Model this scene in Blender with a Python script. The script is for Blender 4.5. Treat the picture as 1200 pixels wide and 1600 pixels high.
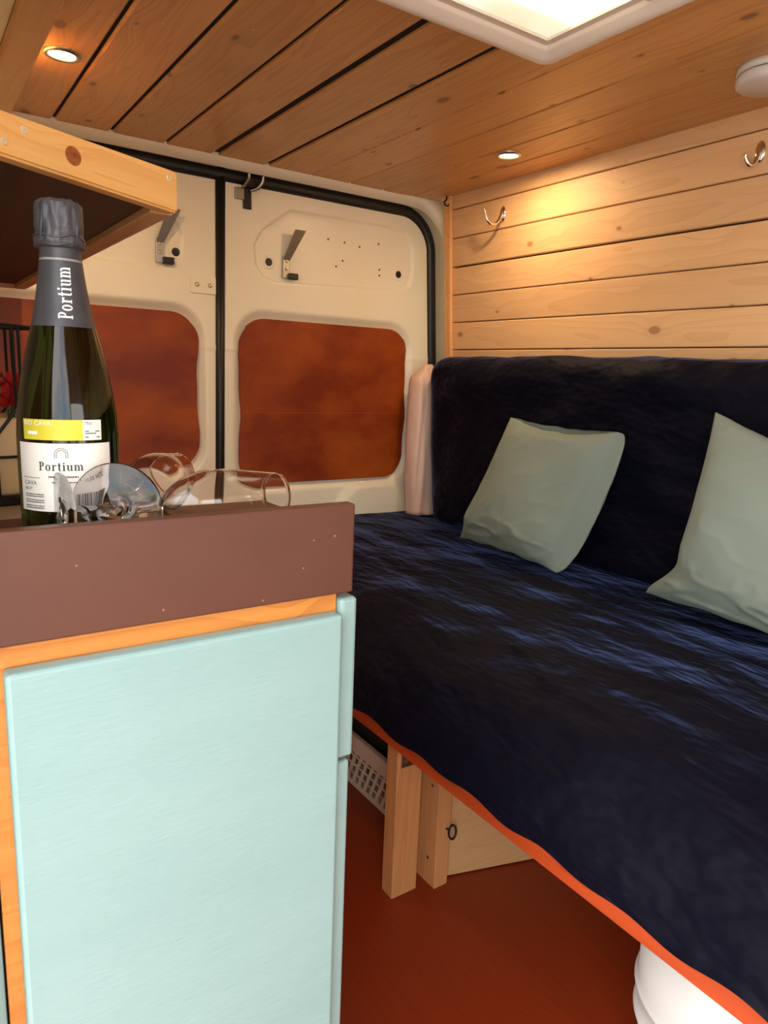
import bpy, bmesh, math, random
from mathutils import Vector, Matrix, noise

random.seed(7)
for o in list(bpy.data.objects):
    bpy.data.objects.remove(o)
scene = bpy.context.scene
C = scene.collection

# ------------------------------------------------------------------ camera
# van axes: +Y to the rear doors, +X to the timber-clad wall, Z up, floor at 0.
# photo frame 1200 x 1600, principal point in the middle, vanishing points measured
PP = (600.0, 800.0)
VY = (-165.0, 555.0)
VX = (2240.0, 650.0)
FPX = math.sqrt(-((VY[0]-PP[0])*(VX[0]-PP[0]) + (VY[1]-PP[1])*(VX[1]-PP[1])))
_ay = Vector((VY[0]-PP[0], VY[1]-PP[1], FPX)).normalized()
_ax = Vector((VX[0]-PP[0], VX[1]-PP[1], FPX)).normalized()
_az = _ax.cross(_ay)
if _az.y > 0:
    _az = -_az
RM = Matrix((_ax, _ay, _az))            # world = RM @ (right, down, forward)
CAM_H = 1.08
cam_data = bpy.data.cameras.new('camera')
cam_data.sensor_fit = 'VERTICAL'
cam_data.sensor_height = 36.0
cam_data.lens = FPX / 1600.0 * 36.0
cam_data.clip_start = 0.02
cam = bpy.data.objects.new('camera', cam_data)
C.objects.link(cam)
right, down, fwd = RM.col[0].copy(), RM.col[1].copy(), RM.col[2].copy()
m = Matrix.Identity(4)
for i in range(3):
    m[i][0], m[i][1], m[i][2] = right[i], -down[i], -fwd[i]
m[2][3] = CAM_H
cam.matrix_world = m
scene.camera = cam

# ------------------------------------------------------------------ sky, sun, exposure
world = bpy.data.worlds.new('world')
scene.world = world
world.use_nodes = True
wn = world.node_tree
bg = wn.nodes['Background']
sky = wn.nodes.new('ShaderNodeTexSky')
sky.sky_type = 'NISHITA'
sky.sun_disc = False
sky.sun_elevation = math.radians(48)
sky.sun_rotation = math.radians(-42)
sky.air_density = 1.0
sky.dust_density = 2.5
sky.ozone_density = 1.0
# broken white cloud over the blue
wtc = wn.nodes.new('ShaderNodeTexCoord')
cn = wn.nodes.new('ShaderNodeTexNoise')
cn.inputs['Scale'].default_value = 2.6
cn.inputs['Detail'].default_value = 7.0
wn.links.new(wtc.outputs['Generated'], cn.inputs['Vector'])
cr_ = wn.nodes.new('ShaderNodeValToRGB')
cr_.color_ramp.elements[0].position = 0.36
cr_.color_ramp.elements[1].position = 0.56
wn.links.new(cn.outputs[0], cr_.inputs[0])
cm = wn.nodes.new('ShaderNodeMix')
cm.data_type = 'RGBA'
wn.links.new(cr_.outputs[0], cm.inputs[0])
wn.links.new(sky.outputs[0], cm.inputs[6])
cm.inputs[7].default_value = (5.2, 5.0, 4.7, 1)
wn.links.new(cm.outputs[2], bg.inputs[0])
bg.inputs[1].default_value = 0.27
sun = bpy.data.lights.new('sun_offscreen', 'SUN')
sun.energy = 3.2
sun.angle = math.radians(0.6)
sun.color = (1.0, 0.95, 0.87)
sun_o = bpy.data.objects.new('sun_offscreen', sun)
C.objects.link(sun_o)
# sun stands behind the sliding-door side, so it only strikes ground, roof and the cab end
sd = Vector((math.cos(math.radians(48))*math.sin(math.radians(-42)), math.cos(math.radians(48))*math.cos(math.radians(-42)), math.sin(math.radians(48))))
sun_o.rotation_euler = (-sd).to_track_quat('-Z', 'Y').to_euler()
sun_o.location = (3, 1, 5)
vs = scene.view_settings
vs.view_transform = 'Standard'
vs.look = 'None'
vs.gamma = 1.0
vs.use_curve_mapping = False
vs.exposure = 2.22

# ------------------------------------------------------------------ helpers
def srgb(r, g, b):
    def f(c):
        c /= 255.0
        return c/12.92 if c <= 0.04045 else ((c+0.055)/1.055)**2.4
    return (f(r), f(g), f(b), 1.0)

def obj(name, bm, mat, parent=None, smooth=False):
    me = bpy.data.meshes.new(name)
    bmesh.ops.recalc_face_normals(bm, faces=bm.faces)
    bm.to_mesh(me)
    bm.free()
    if smooth:
        for p in me.polygons:
            p.use_smooth = True
    return link(name, me, mat, parent)

def link(name, me, mat, parent=None):
    if mat is not None and not me.materials:
        me.materials.append(mat)
    o = bpy.data.objects.new(name, me)
    C.objects.link(o)
    if parent is not None:
        o.parent = parent
        o.location = -wloc(parent)
    return o

def wloc(o):
    v = Vector(o.location)
    p = o.parent
    while p is not None:
        v = v + Vector(p.location)
        p = p.parent
    return v

def thing(name, label, cat, loc=(0, 0, 0), group=None):
    o = bpy.data.objects.new(name, None)
    C.objects.link(o)
    o.location = loc
    o.empty_display_size = 0.05
    return tag(o, label, cat, group)

def tag(o, label, cat, group=None):
    o['label'] = label
    o['category'] = cat
    if group:
        o['group'] = group
    return o

def struct(o, label=None, cat=None):
    o['kind'] = 'structure'
    if label:
        o['label'] = label
    if cat:
        o['category'] = cat
    return o

def box(bm, x0, x1, y0, y1, z0, z1, bev=0.0, seg=2, M=None):
    vs_ = [bm.verts.new((x, y, z)) for x in (x0, x1) for y in (y0, y1) for z in (z0, z1)]
    idx = ((0, 1, 3, 2), (4, 6, 7, 5), (0, 4, 5, 1), (2, 3, 7, 6), (0, 2, 6, 4), (1, 5, 7, 3))
    fs = [bm.faces.new([vs_[i] for i in q]) for q in idx]
    if bev > 0:
        es = list({e for f in fs for e in f.edges})
        r = bmesh.ops.bevel(bm, geom=es, offset=bev, segments=seg, profile=0.5, affect='EDGES')
        vs_ = list({v for f in r['faces'] for v in f.verts} | {v for v in vs_ if v.is_valid})
    if M is not None:
        for v in vs_:
            if v.is_valid:
                v.co = M @ v.co
    return vs_

def boxobj(name, b, mat, parent=None, bev=0.0, seg=2, smooth=False, M=None):
    bm = bmesh.new()
    box(bm, *b, bev=bev, seg=seg, M=M)
    return obj(name, bm, mat, parent, smooth)

def lathe(bm, prof, n=40, M=None, closed=False, a0=0.0, a1=math.tau):
    """prof: list of (r, h); axis is local Z"""
    full = abs(a1-a0-math.tau) < 1e-6
    cnt = n if full else n+1
    rings = []
    for r, h in prof:
        if r < 1e-6:
            co = Vector((0, 0, h))
            rings.append([bm.verts.new(M @ co if M else co)])
        else:
            ring = []
            for i in range(cnt):
                a = a0+(a1-a0)*i/n
                co = Vector((r*math.cos(a), r*math.sin(a), h))
                ring.append(bm.verts.new(M @ co if M else co))
            rings.append(ring)
    pairs = list(zip(rings[:-1], rings[1:]))
    if closed:
        pairs.append((rings[-1], rings[0]))
    for A, B in pairs:
        m_ = n if full else n
        for i in range(m_):
            j = (i+1) % cnt
            if len(A) == 1 and len(B) == 1:
                continue
            if len(A) == 1:
                bm.faces.new((A[0], B[j], B[i]))
            elif len(B) == 1:
                bm.faces.new((A[i], A[j], B[0]))
            else:
                bm.faces.new((A[i], A[j], B[j], B[i]))

def tube(bm, pts, r, n=8, close=False, rads=None):
    pts = [Vector(p) for p in pts]
    k = len(pts)
    rings = []
    up = None
    for i, p in enumerate(pts):
        if close:
            t = pts[(i+1) % k]-pts[i-1]
        else:
            t = pts[min(i+1, k-1)]-pts[max(i-1, 0)]
        t.normalize()
        if up is None:
            up = Vector((0, 0, 1)) if abs(t.z) < 0.9 else Vector((1, 0, 0))
        a = t.cross(up)
        if a.length < 1e-5:
            a = t.cross(Vector((0.3, 1, 0.2)))
        a.normalize()
        b = a.cross(t).normalized()
        up = b
        rr = rads[i] if rads else r
        rings.append([bm.verts.new(p+a*rr*math.cos(q*math.tau/n)+b*rr*math.sin(q*math.tau/n)) for q in range(n)])
    last = k if close else k-1
    for i in range(last):
        A, B = rings[i], rings[(i+1) % k]
        for q in range(n):
            w = (q+1) % n
            bm.faces.new((A[q], A[w], B[w], B[q]))
    if not close:
        bm.faces.new(rings[0][::-1])
        bm.faces.new(rings[-1])

def spline(pts, n):
    """Catmull-Rom through pts, n samples"""
    pts = [Vector(p) for p in pts]
    out = []
    k = len(pts)-1
    for i in range(n):
        u = i/(n-1)*k
        s = min(int(u), k-1)
        t = u-s
        p0, p1, p2, p3 = pts[max(s-1, 0)], pts[s], pts[s+1], pts[min(s+2, k)]
        out.append(0.5*((2*p1)+(-p0+p2)*t+(2*p0-5*p1+4*p2-p3)*t*t+(-p0+3*p1-3*p2+p3)*t*t*t))
    return out

# ------------------------------------------------------------------ materials
def mat(name, col, rough=0.5, metal=0.0, **kw):
    m_ = bpy.data.materials.new(name)
    m_.use_nodes = True
    b = m_.node_tree.nodes['Principled BSDF']
    b.inputs['Base Color'].default_value = col
    b.inputs['Roughness'].default_value = rough
    b.inputs['Metallic'].default_value = metal
    for k, v in kw.items():
        b.inputs[k].default_value = v
    return m_

def nd(nt, t, **kw):
    n = nt.nodes.new(t)
    for k, v in kw.items():
        setattr(n, k, v)
    return n

def math_n(nt, op, a, b=None, clamp=False):
    n = nt.nodes.new('ShaderNodeMath')
    n.operation = op
    n.use_clamp = clamp
    for i, v in enumerate((a, b)):
        if v is None:
            continue
        if isinstance(v, (int, float)):
            n.inputs[i].default_value = v
        else:
            nt.links.new(v, n.inputs[i])
    return n.outputs[0]

def mixc(nt, fac, a, b, blend='MIX'):
    n = nt.nodes.new('ShaderNodeMix')
    n.data_type = 'RGBA'
    n.blend_type = blend
    for sock, v in ((n.inputs[0], fac), (n.inputs[6], a), (n.inputs[7], b)):
        if isinstance(v, (int, float, tuple)):
            sock.default_value = v
        else:
            nt.links.new(v, sock)
    return n.outputs[2]

def ramp(nt, fac, stops):
    n = nt.nodes.new('ShaderNodeValToRGB')
    cr = n.color_ramp
    while len(cr.elements) < len(stops):
        cr.elements.new(0.5)
    for e, (p, c) in zip(cr.elements, stops):
        e.position = p
        e.color = c
    nt.links.new(fac, n.inputs[0])
    return n.outputs[0]

def g(v):
    return (v, v, v, 1)

def wood(name, light, dark, knot, axis='Y', rough=0.45, knots=1.0, grain=0.6, coat=0.0, fine=1.0, knot_scale=7.0, ring=14.0):
    m_ = mat(name, light, rough)
    nt = m_.node_tree
    b = nt.nodes['Principled BSDF']
    b.inputs['Coat Weight'].default_value = coat
    b.inputs['Coat Roughness'].default_value = 0.25
    tc = nd(nt, 'ShaderNodeTexCoord')
    oi = nd(nt, 'ShaderNodeObjectInfo')
    sep = nd(nt, 'ShaderNodeSeparateXYZ')
    nt.links.new(tc.outputs['Object'], sep.inputs[0])
    ax = {'X': 0, 'Y': 1, 'Z': 2}[axis]
    L = sep.outputs[ax]
    o1, o2 = [sep.outputs[i] for i in range(3) if i != ax]
    rnd = math_n(nt, 'MULTIPLY', oi.outputs['Random'], 37.0)
    L = math_n(nt, 'ADD', L, rnd)
    W = math_n(nt, 'ADD', o1, o2)
    # knots on a 2D cell pattern
    kc = nd(nt, 'ShaderNodeCombineXYZ')
    nt.links.new(math_n(nt, 'MULTIPLY', L, 0.55), kc.inputs[0])
    nt.links.new(math_n(nt, 'ADD', W, rnd), kc.inputs[1])
    vo = nd(nt, 'ShaderNodeTexVoronoi', voronoi_dimensions='2D')
    vo.inputs['Scale'].default_value = knot_scale
    nt.links.new(kc.outputs[0], vo.inputs['Vector'])
    kd = vo.outputs['Distance']
    # flowing grain, bent around the knots
    bend = math_n(nt, 'MULTIPLY', math_n(nt, 'SUBTRACT', 1.0, math_n(nt, 'MULTIPLY', kd, 3.2, True), True), 0.02)
    Wb = math_n(nt, 'ADD', W, bend)
    gc = nd(nt, 'ShaderNodeCombineXYZ')
    nt.links.new(math_n(nt, 'MULTIPLY', L, 0.9), gc.inputs[0])
    nt.links.new(math_n(nt, 'MULTIPLY', Wb, ring), gc.inputs[1])
    nt.links.new(rnd, gc.inputs[2])
    n1 = nd(nt, 'ShaderNodeTexNoise')
    n1.inputs['Scale'].default_value = 1.2
    n1.inputs['Detail'].default_value = 2.0
    n1.inputs['Distortion'].default_value = 0.3
    nt.links.new(gc.outputs[0], n1.inputs['Vector'])
    rings = math_n(nt, 'FRACT', math_n(nt, 'MULTIPLY', n1.outputs[0], 9.0))
    rings = math_n(nt, 'POWER', rings, 2.2)
    fc = nd(nt, 'ShaderNodeCombineXYZ')
    nt.links.new(math_n(nt, 'MULTIPLY', L, 6.0), fc.inputs[0])
    nt.links.new(math_n(nt, 'MULTIPLY', o1, 260.0), fc.inputs[1])
    nt.links.new(math_n(nt, 'MULTIPLY', o2, 260.0), fc.inputs[2])
    n2 = nd(nt, 'ShaderNodeTexNoise')
    n2.inputs['Scale'].default_value = 1.0
    n2.inputs['Detail'].default_value = 4.0
    nt.links.new(fc.outputs[0], n2.inputs['Vector'])
    big = nd(nt, 'ShaderNodeTexNoise')
    big.inputs['Scale'].default_value = 3.0
    nt.links.new(tc.outputs['Object'], big.inputs['Vector'])
    f1 = math_n(nt, 'MULTIPLY', rings, 0.55*grain)
    f2 = math_n(nt, 'MULTIPLY', math_n(nt, 'SUBTRACT', n2.outputs[0], 0.35), 0.7*grain*fine)
    fac = math_n(nt, 'ADD', f1, f2, True)
    fac = math_n(nt, 'ADD', fac, math_n(nt, 'MULTIPLY', math_n(nt, 'SUBTRACT', big.outputs[0], 0.5), 0.35), True)
    col = mixc(nt, fac, light, dark)
    # board to board tone
    tone = math_n(nt, 'ADD', math_n(nt, 'MULTIPLY', oi.outputs['Random'], 0.22), 0.86)
    hv = nd(nt, 'ShaderNodeHueSaturation')
    nt.links.new(col, hv.inputs['Color'])
    nt.links.new(tone, hv.inputs['Value'])
    col = hv.outputs[0]
    if knots > 0:
        sel = nd(nt, 'ShaderNodeSeparateXYZ')
        nt.links.new(vo.outputs['Color'], sel.inputs[0])
        size = math_n(nt, 'MULTIPLY', sel.outputs[0], 0.085*knots)
        km = math_n(nt, 'MULTIPLY', math_n(nt, 'SUBTRACT', size, kd), 40.0, True)
        col = mixc(nt, math_n(nt, 'MULTIPLY', km, 0.8), col, knot)
        halo = math_n(nt, 'MULTIPLY', math_n(nt, 'SUBTRACT', math_n(nt, 'MULTIPLY', size, 2.1), kd), 6.0, True)
        col = mixc(nt, math_n(nt, 'MULTIPLY', halo, 0.5), col, dark)
    nt.links.new(col, b.inputs['Base Color'])
    bp = nd(nt, 'ShaderNodeBump')
    bp.inputs['Strength'].default_value = 0.12
    bp.inputs['Distance'].default_value = 0.002
    nt.links.new(n2.outputs[0], bp.inputs['Height'])
    nt.links.new(bp.outputs[0], b.inputs['Normal'])
    return m_

def mottled(name, c1, c2, scale=6.0, rough=0.4, rough2=None, bump=0.0, bscale=40.0, stretch=None, coat=0.0, lo=0.35, hi=0.7, spec=None, detail=5.0):
    m_ = mat(name, c1, rough)
    nt = m_.node_tree
    b = nt.nodes['Principled BSDF']
    b.inputs['Coat Weight'].default_value = coat
    b.inputs['Coat Roughness'].default_value = 0.15
    if spec is not None:
        b.inputs['Specular IOR Level'].default_value = spec
    tc = nd(nt, 'ShaderNodeTexCoord')
    vec = tc.outputs['Object']
    if stretch:
        mp = nd(nt, 'ShaderNodeMapping')
        mp.inputs['Scale'].default_value = stretch
        nt.links.new(vec, mp.inputs['Vector'])
        vec = mp.outputs[0]
    n1 = nd(nt, 'ShaderNodeTexNoise')
    n1.inputs['Scale'].default_value = scale
    n1.inputs['Detail'].default_value = detail
    nt.links.new(vec, n1.inputs['Vector'])
    nt.links.new(ramp(nt, n1.outputs[0], [(lo, c1), (hi, c2)]), b.inputs['Base Color'])
    if rough2 is not None:
        nt.links.new(ramp(nt, n1.outputs[0], [(lo, g(rough)), (hi, g(rough2))]), b.inputs['Roughness'])
    if bump:
        n2 = nd(nt, 'ShaderNodeTexNoise')
        n2.inputs['Scale'].default_value = bscale
        n2.inputs['Detail'].default_value = 4.0
        nt.links.new(vec, n2.inputs['Vector'])
        bp = nd(nt, 'ShaderNodeBump')
        bp.inputs['Strength'].default_value = bump
        bp.inputs['Distance'].default_value = 0.003
        nt.links.new(n2.outputs[0], bp.inputs['Height'])
        nt.links.new(bp.outputs[0], b.inputs['Normal'])
    return m_

M = {}
M['ceil'] = wood('stained_pine', srgb(216, 160, 94), srgb(170, 114, 60), srgb(78, 42, 20), 'Y', 0.4, 1.0, 0.7, coat=0.12, knot_scale=7.0)
M['pale'] = wood('whitewashed_pine', srgb(232, 190, 140), srgb(206, 154, 102), srgb(120, 84, 58), 'Y', 0.5, 0.9, 0.6, knot_scale=7.0, ring=9.0)
M['pine_x'] = wood('clear_pine', srgb(240, 190, 115), srgb(214, 148, 74), srgb(140, 76, 34), 'X', 0.4, 0.0, 0.75, coat=0.2)
M['pine_z'] = wood('pine_post', srgb(226, 172, 112), srgb(196, 136, 80), srgb(110, 64, 34), 'Z', 0.5, 0.5, 0.6)
M['pine_y'] = wood('pine_trim', srgb(232, 184, 126), srgb(204, 148, 94), srgb(150, 90, 48), 'Y', 0.45, 0.8, 0.6)
M['leg'] = wood('rough_pine', srgb(198, 140, 88), srgb(160, 98, 56), srgb(96, 52, 26), 'Z', 0.6, 0.4, 0.6)
M['ply'] = wood('plywood', srgb(188, 146, 100), srgb(160, 114, 74), srgb(120, 80, 50), 'X', 0.6, 0.2, 0.45)
M['carcass'] = wood('orange_pine', srgb(226, 150, 72), srgb(190, 108, 44), srgb(110, 56, 24), 'X', 0.4, 0.0, 0.8)
M['board_edge'] = wood('stained_board', srgb(186, 74, 30), srgb(132, 44, 16), srgb(80, 26, 12), 'Y', 0.45, 0.6, 0.8)
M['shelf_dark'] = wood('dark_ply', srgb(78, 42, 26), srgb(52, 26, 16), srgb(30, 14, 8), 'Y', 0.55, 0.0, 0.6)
M['floor'] = wood('stained_floor_ply', srgb(128, 44, 13), srgb(90, 28, 8), srgb(60, 20, 10), 'Y', 0.4, 0.0, 0.45, coat=0.05, ring=45.0)
M['void'] = mat('dark_backing_felt', srgb(26, 25, 24), 0.95)
M['white_paint'] = mottled('cream_white_paint', srgb(246, 241, 220), srgb(239, 232, 204), 3.0, 0.28, 0.4, lo=0.3, hi=0.75)
M['rubber'] = mat('black_rubber', srgb(20, 22, 21), 0.45)
M['orange_ply'] = mottled('varnished_red_ply', srgb(122, 44, 11), srgb(170, 82, 22), 5.0, 0.42, 0.5, bump=0.05, bscale=120, stretch=(1, 1, 1.6), lo=0.35, hi=0.72, spec=0.3)
M['steel'] = mat('brushed_steel', srgb(176, 170, 158), 0.35, 1.0)
M['chrome'] = mat('chrome', srgb(230, 225, 218), 0.12, 1.0)
M['screw'] = mat('pale_zinc_screw', srgb(214, 200, 164), 0.4)
M['zinc'] = mat('zinc_screw', srgb(190, 176, 140), 0.35, 1.0)
M['black'] = mat('black_plastic', srgb(14, 14, 14), 0.4)
M['blackmetal'] = mat('black_wire', srgb(22, 22, 22), 0.5, 0.3)
M['mint'] = mottled('mint_paint', srgb(138, 172, 171), srgb(133, 167, 166), 4.0, 0.42, 0.5, bump=0.22, bscale=55, stretch=(1.0, 1.0, 4.0))
M['brown'] = mottled('brown_paint', srgb(91, 56, 43), srgb(83, 49, 37), 9.0, 0.42, 0.52, bump=0.05, bscale=90)
def flecks(m_, col, scale, size):
    nt = m_.node_tree
    b = nt.nodes['Principled BSDF']
    src = b.inputs['Base Color'].links[0].from_socket
    tc = nd(nt, 'ShaderNodeTexCoord')
    vo = nd(nt, 'ShaderNodeTexVoronoi')
    vo.inputs['Scale'].default_value = scale
    nt.links.new(tc.outputs['Object'], vo.inputs['Vector'])
    k = math_n(nt, 'MULTIPLY', math_n(nt, 'SUBTRACT', size, vo.outputs['Distance']), 30.0, True)
    nt.links.new(mixc(nt, math_n(nt, 'MULTIPLY', k, 0.55), src, col), b.inputs['Base Color'])
flecks(M['brown'], srgb(196, 166, 150), 48.0, 0.06)
M['beige_top'] = mat('beige_laminate', srgb(176, 158, 132), 0.3)
M['white_plastic'] = mat('white_plastic', srgb(206, 202, 196), 0.35)
M['vent_frame'] = mat('vent_frame_plastic', srgb(236, 226, 212), 0.4)
M['crate'] = mat('crate_plastic', srgb(222, 208, 186), 0.5)
M['bag'] = mottled('dark_green_cloth', srgb(16, 26, 24), srgb(24, 36, 33), 20, 0.7, bump=0.3, bscale=30)
M['pink'] = mottled('pale_pink_sheet', srgb(236, 206, 190), srgb(228, 196, 182), 5, 0.85)
M['foil'] = mottled('grey_foil', srgb(70, 72, 78), srgb(58, 60, 66), 30, 0.38, 0.5, bump=0.1, bscale=60)
M['label'] = mat('label_paper', srgb(236, 234, 226), 0.55)
M['yellow'] = mottled('yellow_band', srgb(222, 210, 60), srgb(196, 186, 52), 10, 0.45)
M['ink'] = mat('ink_grey', srgb(60, 60, 62), 0.6)
M['ink_soft'] = mat('ink_pale_grey', srgb(130, 130, 130), 0.6)
M['whiteink'] = mat('white_ink', srgb(240, 240, 238), 0.5)
M['cream_wax'] = mottled('cream_wax', srgb(232, 206, 160), srgb(222, 190, 140), 8, 0.5)
M['petal'] = mottled('red_petal', srgb(200, 12, 22), srgb(140, 4, 14), 60, 0.6)
M['leaf'] = mat('green_leaf', srgb(50, 84, 36), 0.5)
M['paving'] = mottled('pale_paving', srgb(150, 146, 140), srgb(128, 124, 120), 2.0, 0.85)

# glass
def glass(name, col, ior=1.46, rough=0.0):
    return mat(name, col, rough, 0.0, **{'Transmission Weight': 1.0, 'IOR': ior})
M['glass'] = glass('clear_glass', (0.985, 0.98, 0.99, 1), 1.45)
M['bottle'] = glass('dark_green_glass', (0.035, 0.07, 0.012, 1), 1.45)

# blind cloth of the roof vent: lets daylight through
def blind_mat():
    m_ = bpy.data.materials.new('blind_cloth')
    m_.use_nodes = True
    nt = m_.node_tree
    out = nt.nodes['Material Output']
    nt.nodes.remove(nt.nodes['Principled BSDF'])
    tr = nd(nt, 'ShaderNodeBsdfTranslucent')
    df = nd(nt, 'ShaderNodeBsdfDiffuse')
    mx = nd(nt, 'ShaderNodeMixShader')
    tc = nd(nt, 'ShaderNodeTexCoord')
    n1 = nd(nt, 'ShaderNodeTexNoise')
    n1.inputs['Scale'].default_value = 8.0
    nt.links.new(tc.outputs['Object'], n1.inputs['Vector'])
    c = ramp(nt, n1.outputs[0], [(0.35, srgb(164, 158, 136)), (0.7, srgb(182, 178, 164))])
    nt.links.new(c, tr.inputs[0])
    df.inputs[0].default_value = srgb(225, 220, 200)
    mx.inputs[0].default_value = 0.45
    nt.links.new(tr.outputs[0], mx.inputs[1])
    nt.links.new(df.outputs[0], mx.inputs[2])
    nt.links.new(mx.outputs[0], out.inputs[0])
    return m_
M['blind'] = blind_mat()

def velvet(name, col, tint, scale=3.0, sheen=0.6, rough=0.6, stretch=(1, 1, 1), srough=0.3, nap=0.02):
    m_ = mat(name, col, rough)
    nt = m_.node_tree
    b = nt.nodes['Principled BSDF']
    b.inputs['Sheen Weight'].default_value = sheen
    b.inputs['Sheen Roughness'].default_value = srough
    b.inputs['Sheen Tint'].default_value = tint
    b.inputs['Specular IOR Level'].default_value = 0.1
    tc = nd(nt, 'ShaderNodeTexCoord')
    mp = nd(nt, 'ShaderNodeMapping')
    mp.inputs['Scale'].default_value = stretch
    nt.links.new(tc.outputs['Object'], mp.inputs['Vector'])
    prev = None
    for sc_, dist, det in ((scale, nap*3.5, 2.0), (scale*3.0, nap*0.9, 3.0), (scale*16, nap*0.05, 4.0)):
        n1 = nd(nt, 'ShaderNodeTexNoise')
        n1.inputs['Scale'].default_value = sc_
        n1.inputs['Detail'].default_value = det
        n1.inputs['Roughness'].default_value = 0.6
        nt.links.new(mp.outputs[0], n1.inputs['Vector'])
        bp = nd(nt, 'ShaderNodeBump')
        bp.inputs['Strength'].default_value = 1.0
        bp.inputs['Distance'].default_value = dist
        nt.links.new(n1.outputs[0], bp.inputs['Height'])
        if prev is not None:
            nt.links.new(prev, bp.inputs['Normal'])
        prev = bp.outputs[0]
    nt.links.new(prev, b.inputs['Normal'])
    return m_
M['velvet'] = velvet('navy_velvet', srgb(7, 8, 22), srgb(120, 145, 215), scale=2.6, sheen=0.27, stretch=(1.6, 0.7, 1.2), nap=0.03)
M['sage'] = velvet('sage_velvet', srgb(134, 147, 137), srgb(190, 205, 190), scale=3.0, sheen=0.2, rough=0.8, nap=0.004)

# ================================================================== STRUCTURE
gnd = boxobj('ground', (-14, 14, -14, 14, -0.62, -0.55), M['paving'])
struct(gnd, 'pale paved ground outside the van', 'ground')

FL = boxobj('floor', (-0.04, 1.66, -2.3, 2.12, -0.55, 0.0), M['floor'])
struct(FL, 'red-brown stained plywood floor of the van', 'floor')

# ---- ceiling: boards along the van on a dark backing, cut out around the roof vent
HX0, HX1, HY0, HY1 = 0.6440, 0.9635, 0.6420, 0.9640      # hole of the roof vent
ZC = 1.65
bm = bmesh.new()
for (a, b_, c_, d_) in ((-0.05, HX0, -2.3, 2.1), (HX1, 1.66, -2.3, 2.1), (HX0, HX1, -2.3, HY0), (HX0, HX1, HY1, 2.1)):
    box(bm, a, b_, c_, d_, ZC+0.0070, ZC+0.07)
CE = obj('ceiling', bm, M['void'])
struct(CE, 'stained pine board ceiling of the van', 'ceiling')

def section_run(bm, prof, ys):
    rings = [[bm.verts.new((x, y, z)) for x, z in prof] for y in ys]
    n = len(prof)
    for A, B in zip(rings[:-1], rings[1:]):
        for i in range(n):
            j = (i+1) % n
            bm.faces.new((A[i], A[j], B[j], B[i]))
    bm.faces.new(rings[0][::-1])
    bm.faces.new(rings[-1])

def ceil_prof(x0, x1, ca=0.004, cb=0.004):
    t = 0.006
    return [(x0, ZC+t), (x0, ZC+ca), (x0+ca, ZC), (x1-cb, ZC), (x1, ZC+cb), (x1, ZC+t)]

bnds = [-0.03, 0.092, 0.225, 0.359, 0.492, 0.629, 0.763, 0.916, 1.058, 1.193, 1.315, 1.425, 1.545]
gaps = [0.004, 0.006, 0.006, 0.007, 0.008, 0.007, 0.021, 0.017, 0.003, 0.003, 0.003, 0.003, 0.003]
for i in range(len(bnds)-1):
    x0 = bnds[i]+gaps[i]/2
    x1 = bnds[i+1]-gaps[i+1]/2
    bm = bmesh.new()
    ch = 0.0045 if i < 5 else 0.003 if i > 7 else 0.0012
    if x1 < HX0 or x0 > HX1:
        section_run(bm, ceil_prof(x0, x1, ch, ch), [-2.3, 2.012])
    else:
        section_run(bm, ceil_prof(x0, x1, ch, ch), [HY1, 2.012])
        section_run(bm, ceil_prof(x0, x1, ch, ch), [-2.3, HY0])
        if x0 < HX0-0.003:
            section_run(bm, ceil_prof(x0, HX0, ch, 0.001), [HY0, HY1])
        if x1 > HX1+0.003:
            section_run(bm, ceil_prof(HX1, x1, 0.001, ch), [HY0, HY1])
    obj('plank', bm, M['ceil'], CE)
# screw heads in the boards
bm0 = bmesh.new()
lathe(bm0, [(0, -0.0012), (0.003, -0.001), (0.0036, 0.0003)], 12)
screw_me = bpy.data.meshes.new('screw')
bm0.to_mesh(screw_me)
bm0.free()
screw_me.materials.append(M['zinc'])
for (x, y) in ((0.55, 1.25), (0.68, 1.72), (0.84, 1.38), (0.99, 1.45), (1.12, 1.30), (1.25, 1.36), (0.42, 1.33), (0.56, 1.78), (0.98, 1.80), (1.26, 1.72)):
    o = link('screw', screw_me, None, CE)
    o.location = (x, y, ZC)

# ---- timber-clad side wall
def wx(z):
    return 1.52+(1.66-z)*0.075
bm = bmesh.new()
pr = [(wx(1.67)+0.020, 1.67), (wx(0.0)+0.020, 0.0), (1.70, 0.0), (1.70, 1.71)]
section_run(bm, pr, [-2.3, 1.9])
WR = obj('wall_right', bm, M['void'])
struct(WR, 'whitewashed pine board wall behind the sofa', 'wall')
z = 1.609
rows = [(1.609, 1.655)]
while z > 0.15:
    rows.append((z-0.0877, z))
    z -= 0.0877
for k, (z0, z1) in enumerate(rows):
    gp = 0.0016 if k != 3 else 0.0042
    z1 = z1-gp
    z0 = z0+0.0012
    c_ = 0.0022
    t = 0.016
    bm = bmesh.new()
    pr = [(wx(z0)+t, z0), (wx(z0)+c_, z0), (wx(z0+c_), z0+c_), (wx(z1-c_), z1-c_), (wx(z1)+c_, z1), (wx(z1)+t, z1)]
    section_run(bm, pr, [-2.3, 1.905])
    obj('plank', bm, M['pale'], WR)
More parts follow.
